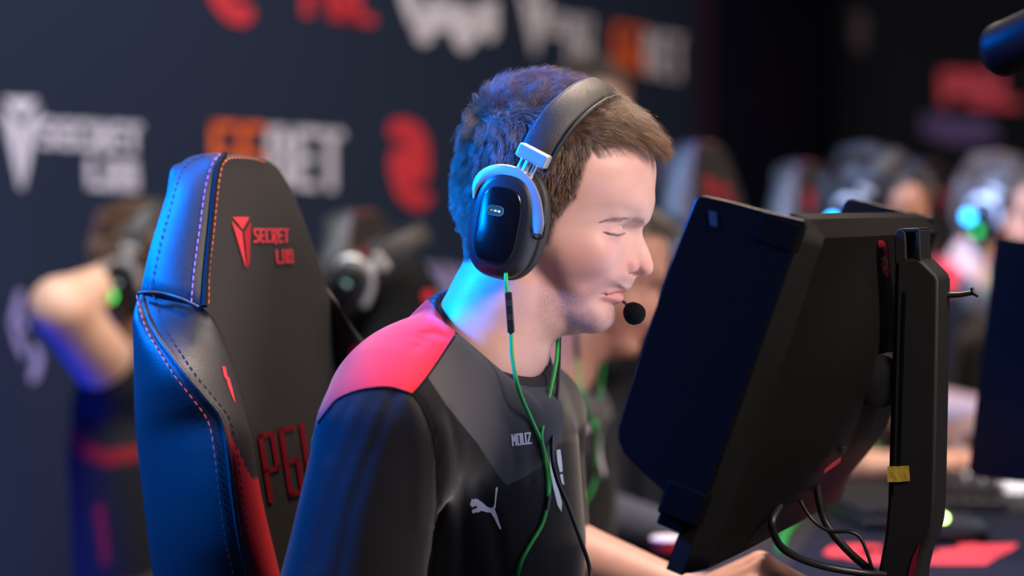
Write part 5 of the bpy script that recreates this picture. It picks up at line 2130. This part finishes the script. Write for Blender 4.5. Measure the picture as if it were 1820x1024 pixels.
def rigid(root_canon, head_px, Y, rz, head_canon=P(985, 350, 2.2)):
    """matrix moving the canonical player so that the head lands on the pixel; feet stay on the floor"""
    t = P(head_px[0], head_px[1], Y)
    k = t.z / head_canon.z
    R = Matrix.Rotation(rz, 4, 'Z')
    rel = R @ (head_canon - Vector((root_canon.x, root_canon.y, 0))) * k
    loc = Vector((t.x - rel.x, t.y - rel.y, 0))
    return loc, k, rz


def trousers(root, matl=None):
    hip = Vector(S3)
    jn = []
    def f(x, y, z):
        d = None
        for s_ in (-1, 1):
            h_ = hip + TL * 0.10 * s_ + Vector((0, 0, -0.03))
            h_.z = 0.56
            kn = h_ + TF * 0.42 + TL * 0.05 * s_
            kn.z = 0.53
            an = kn + TF * 0.05
            an.z = 0.09
            c = chain(x, y, z, [V3(h_), V3(kn), V3(an)], [0.095, 0.065, 0.045], 0.02)
            c = smin(c, cap(x, y, z, V3(an - Vector((0, 0, 0.045))), V3(an + TF * 0.15 - Vector((0, 0, 0.052))), 0.042, 0.036), 0.01)
            d = c if d is None else smin(d, c, 0.03)
        return d
    c0 = hip + TF * 0.25
    v, fc = nets(f, (c0.x - 0.55, c0.y - 0.55, 0.0), (c0.x + 0.55, c0.y + 0.55, 0.70), 0.014)
    return mesh('trousers', v, fc, matl or m_trs, root)


m_trs = mat('black_trousers', (0.012, 0.012, 0.015), rough=0.8)
trousers(man)

bgskin = skin_material('skin_other', (0.58, 0.31, 0.22), stubble=0.3)
bgjer = player_materials('_other')


def player(label, hair_col, seed, skin_m=bgskin, joints=None, group=None):
    r = empty('person', man.location, label, 'person', group)
    v, f = join_nets([(bg_w, bg_f), la2, ra2])
    b = mesh('body', v, f, skin_m, r)
    h = np.full((len(v), 3), 0.0)
    h[:len(bg_v)] = bg_v
    h[len(bg_v):] = (900, 640, 0)
    skin_masks(b, h)
    j = mesh('jersey', bgj_v, bgj_f, bgjer, None)
    jersey_masks(j)
    j.parent = r
    j.matrix_parent_inverse = pw(r).inverted()
    j['label'] = 'black and red short-sleeved jersey'
    grow_hair(bg_v, bg_f, 3500, HM, 0.0006, hair_mat('hair_other', hair_col), r, np.random.default_rng(seed), K=4)
    trousers(r)
    return r


def place(o, lkr):
    loc, k, rz = lkr
    o.location = loc
    o.scale = (k, k, k)
    o.rotation_euler = (0, 0, rz)


def copy_to(o, base, lkr):
    """copies a whole thing made in the front player's place to the new player's place"""
    loc, k, rz = lkr
    R = Matrix.Rotation(rz, 4, 'Z')
    c = copy_tree(o)
    b = Vector((base.x, base.y, 0))
    c.location = loc + (R @ (o.location - b)) * k
    c.scale = (k, k, k)
    c.rotation_euler = (0, 0, rz)
    return c


BASE = man.location.copy()
m_gled = mat('green_light', (0.02, 0.3, 0.05), emit=(0.01, 0.9, 0.12), estr=2.2)
m_bglint = mat('blue_yoke_glint', (0.02, 0.2, 0.5), emit=(0.02, 0.42, 1.0), estr=9)  # glows in place of the blue stage light reflected on the yoke


def lights_and_glints(hsx, green=True, blue=False):
    """green indicator lamp, and a glowing blue disc as painted yoke reflection, near cup"""
    if green:
        lathe_obj = Joined().add(*lathe_data(cN + outN * 84 * U_ - upN * 40 * U_ - axN * 8 * U_, outN, [(0.0075, -0.002), (0.0075, 0.001), (0.004, 0.002)], 20))
        o = lathe_obj.build('led_or_glint', m_gled, headset)
        o.parent = hsx
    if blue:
        o = Joined().add(*lathe_data(cN + outN * 84 * U_ + upN * 8 * U_ - axN * 52 * U_, outN, [(0.010, -0.002), (0.010, 0.001), (0.005, 0.002)], 20)).build('led_or_glint', m_bglint, headset)
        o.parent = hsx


# the neighbour just behind
n1 = player('player directly behind the man in front, mostly hidden, in a black jersey with white logos', (0.03, 0.02, 0.012), 21)
for nm, pl_ in (('chest_logo', [PUMA]), ('team_name', [[mp(p) for p in q_] for q_ in tp]), ('team_logo', [[(977, 802), (984, 801), (985, 830), (990, 860), (999, 893), (998, 910), (991, 898), (983, 865), (978, 835)]])):
    o = decal(nm, pl_, on_surface(JBVH, 0.006), m_print, man, 4)
    o.parent = n1
slv, slf = nets(lambda x, y, z: cap(x, y, z, V3(J['ef'].lerp(J['wf'], 0.02)), V3(J['ef'].lerp(J['wf'], 0.92)), 0.051, 0.034), (-0.1, 2.2, 0.7), (0.3, 2.7, 1.0), 0.008)
mesh('arm_sleeve', slv, slf, mat('slate_sleeve', (0.05, 0.06, 0.10), rough=0.8), n1)
L1 = rigid(BASE, (1066, 474), 3.05, 0.06)
place(n1, L1)
h1 = copy_to(headset, BASE, L1)
tag(h1, 'blurred headset with green cables on the player directly behind')
lights_and_glints(h1)
n2 = player('player behind the top edge of the big monitor, dark hair, only the head showing', (0.02, 0.014, 0.010), 22)
L2 = rigid(BASE, (1550, 376), 4.0, -0.05)
place(n2, L2)
h2 = copy_to(headset, BASE, L2)
tag(h2, 'blurred headset with a painted blue glint just above the top edge of the big monitor')
lights_and_glints(h2, False, True)
n3 = player('player at the far right in black and red, arm stretched over the desk', (0.10, 0.06, 0.045), 23)
L3 = rigid(BASE, (1775, 372), 4.85, -0.05)
place(n3, L3)
h3 = copy_to(headset, BASE, L3)
tag(h3, 'blurred headset with a painted blue glint and a green light on the player at the far right')
lights_and_glints(h3, True, True)

# player on the left with a hand behind his head
lp = empty('person', (-0.66, 3.95, 0), 'player at the left edge with raised bare arm and hand behind his head', 'person')
LY = 3.85
sh_, el_, hd_ = P(222, 690, LY + 0.02), P(108, 548, LY - 0.12), P(196, 500, LY + 0.02)
HL = head_matrix(P(266, 478, LY + 0.06), yaw=math.radians(4), pitch=math.radians(14), roll=0.0)
hl_v, hl_f = nets(lambda u, v, w: smin(head_sdf(u, v, w), cap(u, v, w, (925, 480, 0), (890, 700, 0), 100, 112), 20), (770, 125, -172), (1180, 720, 172), 6.0)
arm = nets(lambda x, y, z: smin(smin(cap(x, y, z, V3(sh_), V3(el_), 0.052, 0.046), cap(x, y, z, V3(el_), V3(hd_), 0.047, 0.030), 0.015),
                                smin(cap(x, y, z, V3(hd_), V3(hd_ + Vector((0.05, 0.02, 0.015))), 0.032, 0.022), cap(x, y, z, V3(hd_), V3(hd_ + Vector((0.03, -0.02, 0.035))), 0.018, 0.011), 0.01), 0.012),
           (-1.0, 3.4, 0.8), (-0.45, 4.2, 1.35), 0.008)
v, f = join_nets([(to_world(HL, hl_v), hl_f), arm])
skl = skin_material('skin_left', (0.62, 0.37, 0.26), stubble=0.2)
b = mesh('body', v, f, skl, lp)
h = np.full((len(v), 3), 0.0)
h[:len(hl_v)] = hl_v
h[len(hl_v):] = (900, 640, 0)
skin_masks(b, h)
grow_hair(hl_v, hl_f, 3500, HL, 0.0006, hair_mat('hair_left', (0.16, 0.075, 0.025)), lp, np.random.default_rng(31), K=4)
tq = [(P(252, 640, LY + 0.08), 0.05, 0.05), (P(262, 690, LY + 0.1), 0.14, 0.09), (P(275, 800, LY + 0.1), 0.16, 0.11), (P(300, 1100, LY + 0.1), 0.16, 0.13)]
LFd, LLd = Vector(TF), Vector(TL)


def lj(x, y, z):
    d = loft(x, y, z, tq, LFd, LLd)
    d = smax(d, z - P(262, 640, LY)[2], 0.04)
    d = smax(d, 0.5 - z, 0.03)
    d = smin(d, cap(x, y, z, V3(P(262, 690, LY + 0.08)), V3(sh_), 0.07, 0.060), 0.03)
    e = sh_.lerp(el_, 0.16)
    return smin(d, cap(x, y, z, V3(sh_), V3(e), 0.062, 0.060), 0.02)


v, f = nets(lj, (-1.1, 3.5, 0.45), (-0.25, 4.4, 1.25), 0.010)
jl = mesh('jersey', v, f, masked(mat('jersey_left', (0.010, 0.010, 0.014), rough=0.75, spec=0.2), [('p_red', (0.20, 0.008, 0.016), 3)]), None)
x_, y_ = proj(v)
attr(jl, 'p_red', -np.minimum(sd_poly(x_, y_, [(96, 700), (118, 745), (150, 780), (185, 800), (255, 790), (258, 815), (190, 830), (140, 812), (100, 770), (86, 720)]), sd_poly(x_, y_, [(166, 900), (184, 895), (196, 1000), (182, 1010)])))
jl.parent = lp
jl.matrix_parent_inverse = pw(lp).inverted()
jl['label'] = 'black short-sleeved jersey with a dark red stripe'
legs = copy_tree(next(c for c in man.children if c.name.startswith('trousers')), lp)
legs.matrix_parent_inverse = Matrix.Identity(4)
legs.rotation_euler = (0, 0, math.radians(20))
hp = Matrix.Rotation(math.radians(20), 4, 'Z') @ (S3 - BASE)
ht = P(300, 1100, LY + 0.12) - lp.location
legs.location = (ht.x - hp.x, ht.y - hp.y, 0)


def copy_rel(o, MA, MB, label):
    """copy of a thing worn on head A, moved to head B"""
    c = copy_tree(o)
    T = MB @ MA.inverted()
    mtx = T @ pw(o)
    l_, q_, s_ = mtx.decompose()
    c.location, c.rotation_euler, c.scale = l_, q_.to_euler(), s_
    tag(c, label)
    return c


hl = copy_rel(headset, HM, HL, 'blurred headset with a green light on the player at the left edge')
for ch in list(hl.children):
    if ch.name.split('.')[0] in ('green_cable', 'cable_joint', 'inline_remote', 'remote_button'):
        bpy.data.objects.remove(ch, do_unlink=True)
o = Joined().add(*lathe_data(cN + outN * 84 * U_ - upN * 18 * U_ - axN * 38 * U_, outN, [(0.011, -0.002), (0.011, 0.001), (0.006, 0.002)], 20)).build('led_or_glint', m_gled, headset)
o.parent = hl

# someone standing far behind the man in front, only the top of the head shows
coach = empty('person', (0, 0, 0), 'person standing far behind, only the top of the head above the headband', 'person')
HC = head_matrix(P(1052, 182, 5.9), yaw=math.radians(40))
cv_, cf_ = nets(lambda u, v, w: smin(head_sdf(u, v, w), cap(u, v, w, (925, 480, 0), (915, 700, 0), 95, 100), 20), (770, 125, -172), (1180, 720, 172), 7.0)
b = mesh('body', to_world(HC, cv_), cf_, bgskin, coach)
skin_masks(b, cv_)
grow_hair(cv_, cf_, 2500, HC, 0.0007, hair_mat('hair_standing', (0.13, 0.095, 0.06)), coach, np.random.default_rng(41), K=4)
cb = P(1035, 300, 5.95)
zt_ = P(1035, 262, 5.9).z


def cj(x, y, z):
    F_, L_ = Vector((0.766, -0.643, 0)), Vector((0.643, 0.766, 0))
    ctr = lambda zz: Vector((cb.x, cb.y, zz))
    d = loft(x, y, z, [(ctr(zt_), 0.07, 0.06), (ctr(zt_ - 0.06), 0.17, 0.10), (ctr(zt_ - 0.3), 0.17, 0.12), (ctr(0.85), 0.16, 0.12)], F_, L_)
    d = smax(smax(d, z - zt_, 0.04), 0.8 - z, 0.02)
    for s_ in (-1, 1):
        a0, a1 = ctr(zt_ - 0.09) + L_ * 0.18 * s_, ctr(zt_ - 0.65) + L_ * 0.21 * s_
        d = smin(d, cap(x, y, z, V3(a0), V3(a1), 0.055, 0.04), 0.02)
    return d


v, f = nets(cj, (cb.x - 0.35, cb.y - 0.35, 0.75), (cb.x + 0.35, cb.y + 0.35, zt_ + 0.05), 0.014)
mesh('shirt', v, f, mat('dark_shirt', (0.01, 0.01, 0.014), rough=0.8), coach)
jn = Joined()
for s_ in (-1, 1):
    o_ = Vector((cb.x, cb.y, 0)) + Vector((0.643, 0.766, 0)) * 0.09 * s_
    jn.add(*tube_data([o_ + Vector((0, 0, 0.86)), o_ + Vector((0, 0, 0.45)), o_ + Vector((0, 0, 0.03)), o_ + Vector((0.12, -0.1, 0.03))], [0.095, 0.065, 0.05, 0.035], 16))
jn.build('trousers', m_trs, coach)

# black jacket over the chair on the left of the neck
cA = P(700, 560, 3.62)


def jk(x, y, z):
    d = chain(x, y, z, [V3(P(668, 505, 3.66)), V3(P(710, 500, 3.66)), V3(P(745, 560, 3.66))], [0.045, 0.045, 0.04])
    d = smin(d, chain(x, y, z, [V3(P(690, 560, 3.66)), V3(P(705, 700, 3.64)), V3(P(700, 900, 3.62))], [0.062, 0.085, 0.10]), 0.04)
    return d + 0.006 * noise3(x * 40, y * 40, z * 18, 12)


v, f = nets(jk, (cA.x - 0.25, 3.45, 0.7), (cA.x + 0.25, 3.85, 1.25), 0.008)
jk_ = mesh('jacket', v, f, masked(mat('black_jacket', (0.004, 0.004, 0.005), rough=0.85, spec=0.15), [('p_red', (0.5, 0.02, 0.03), 3)]), None)
x_, y_ = proj(v)
attr(jk_, 'p_red', 10 - np.hypot(x_ - 762, y_ - 527))
tag(jk_, 'black jacket with a small red mark draped over the blurred chair left of the neck', 'jacket')
hj = copy_rel(headset, HM, Matrix.Translation(P(654, 496, 3.50) - P(985, 350, 2.2)) @ Matrix.Translation(P(985, 350, 2.2)) @ Matrix.Rotation(0.45, 4, 'Y') @ Matrix.Rotation(0.3, 4, 'Z') @ Matrix.Translation(-P(985, 350, 2.2)) @ HM,
              'spare black headset hanging over the blurred chair left of the neck')
for ch in list(hj.children):
    if ch.name.split('.')[0] in ('green_cable', 'cable_joint', 'inline_remote', 'remote_button'):
        bpy.data.objects.remove(ch, do_unlink=True)
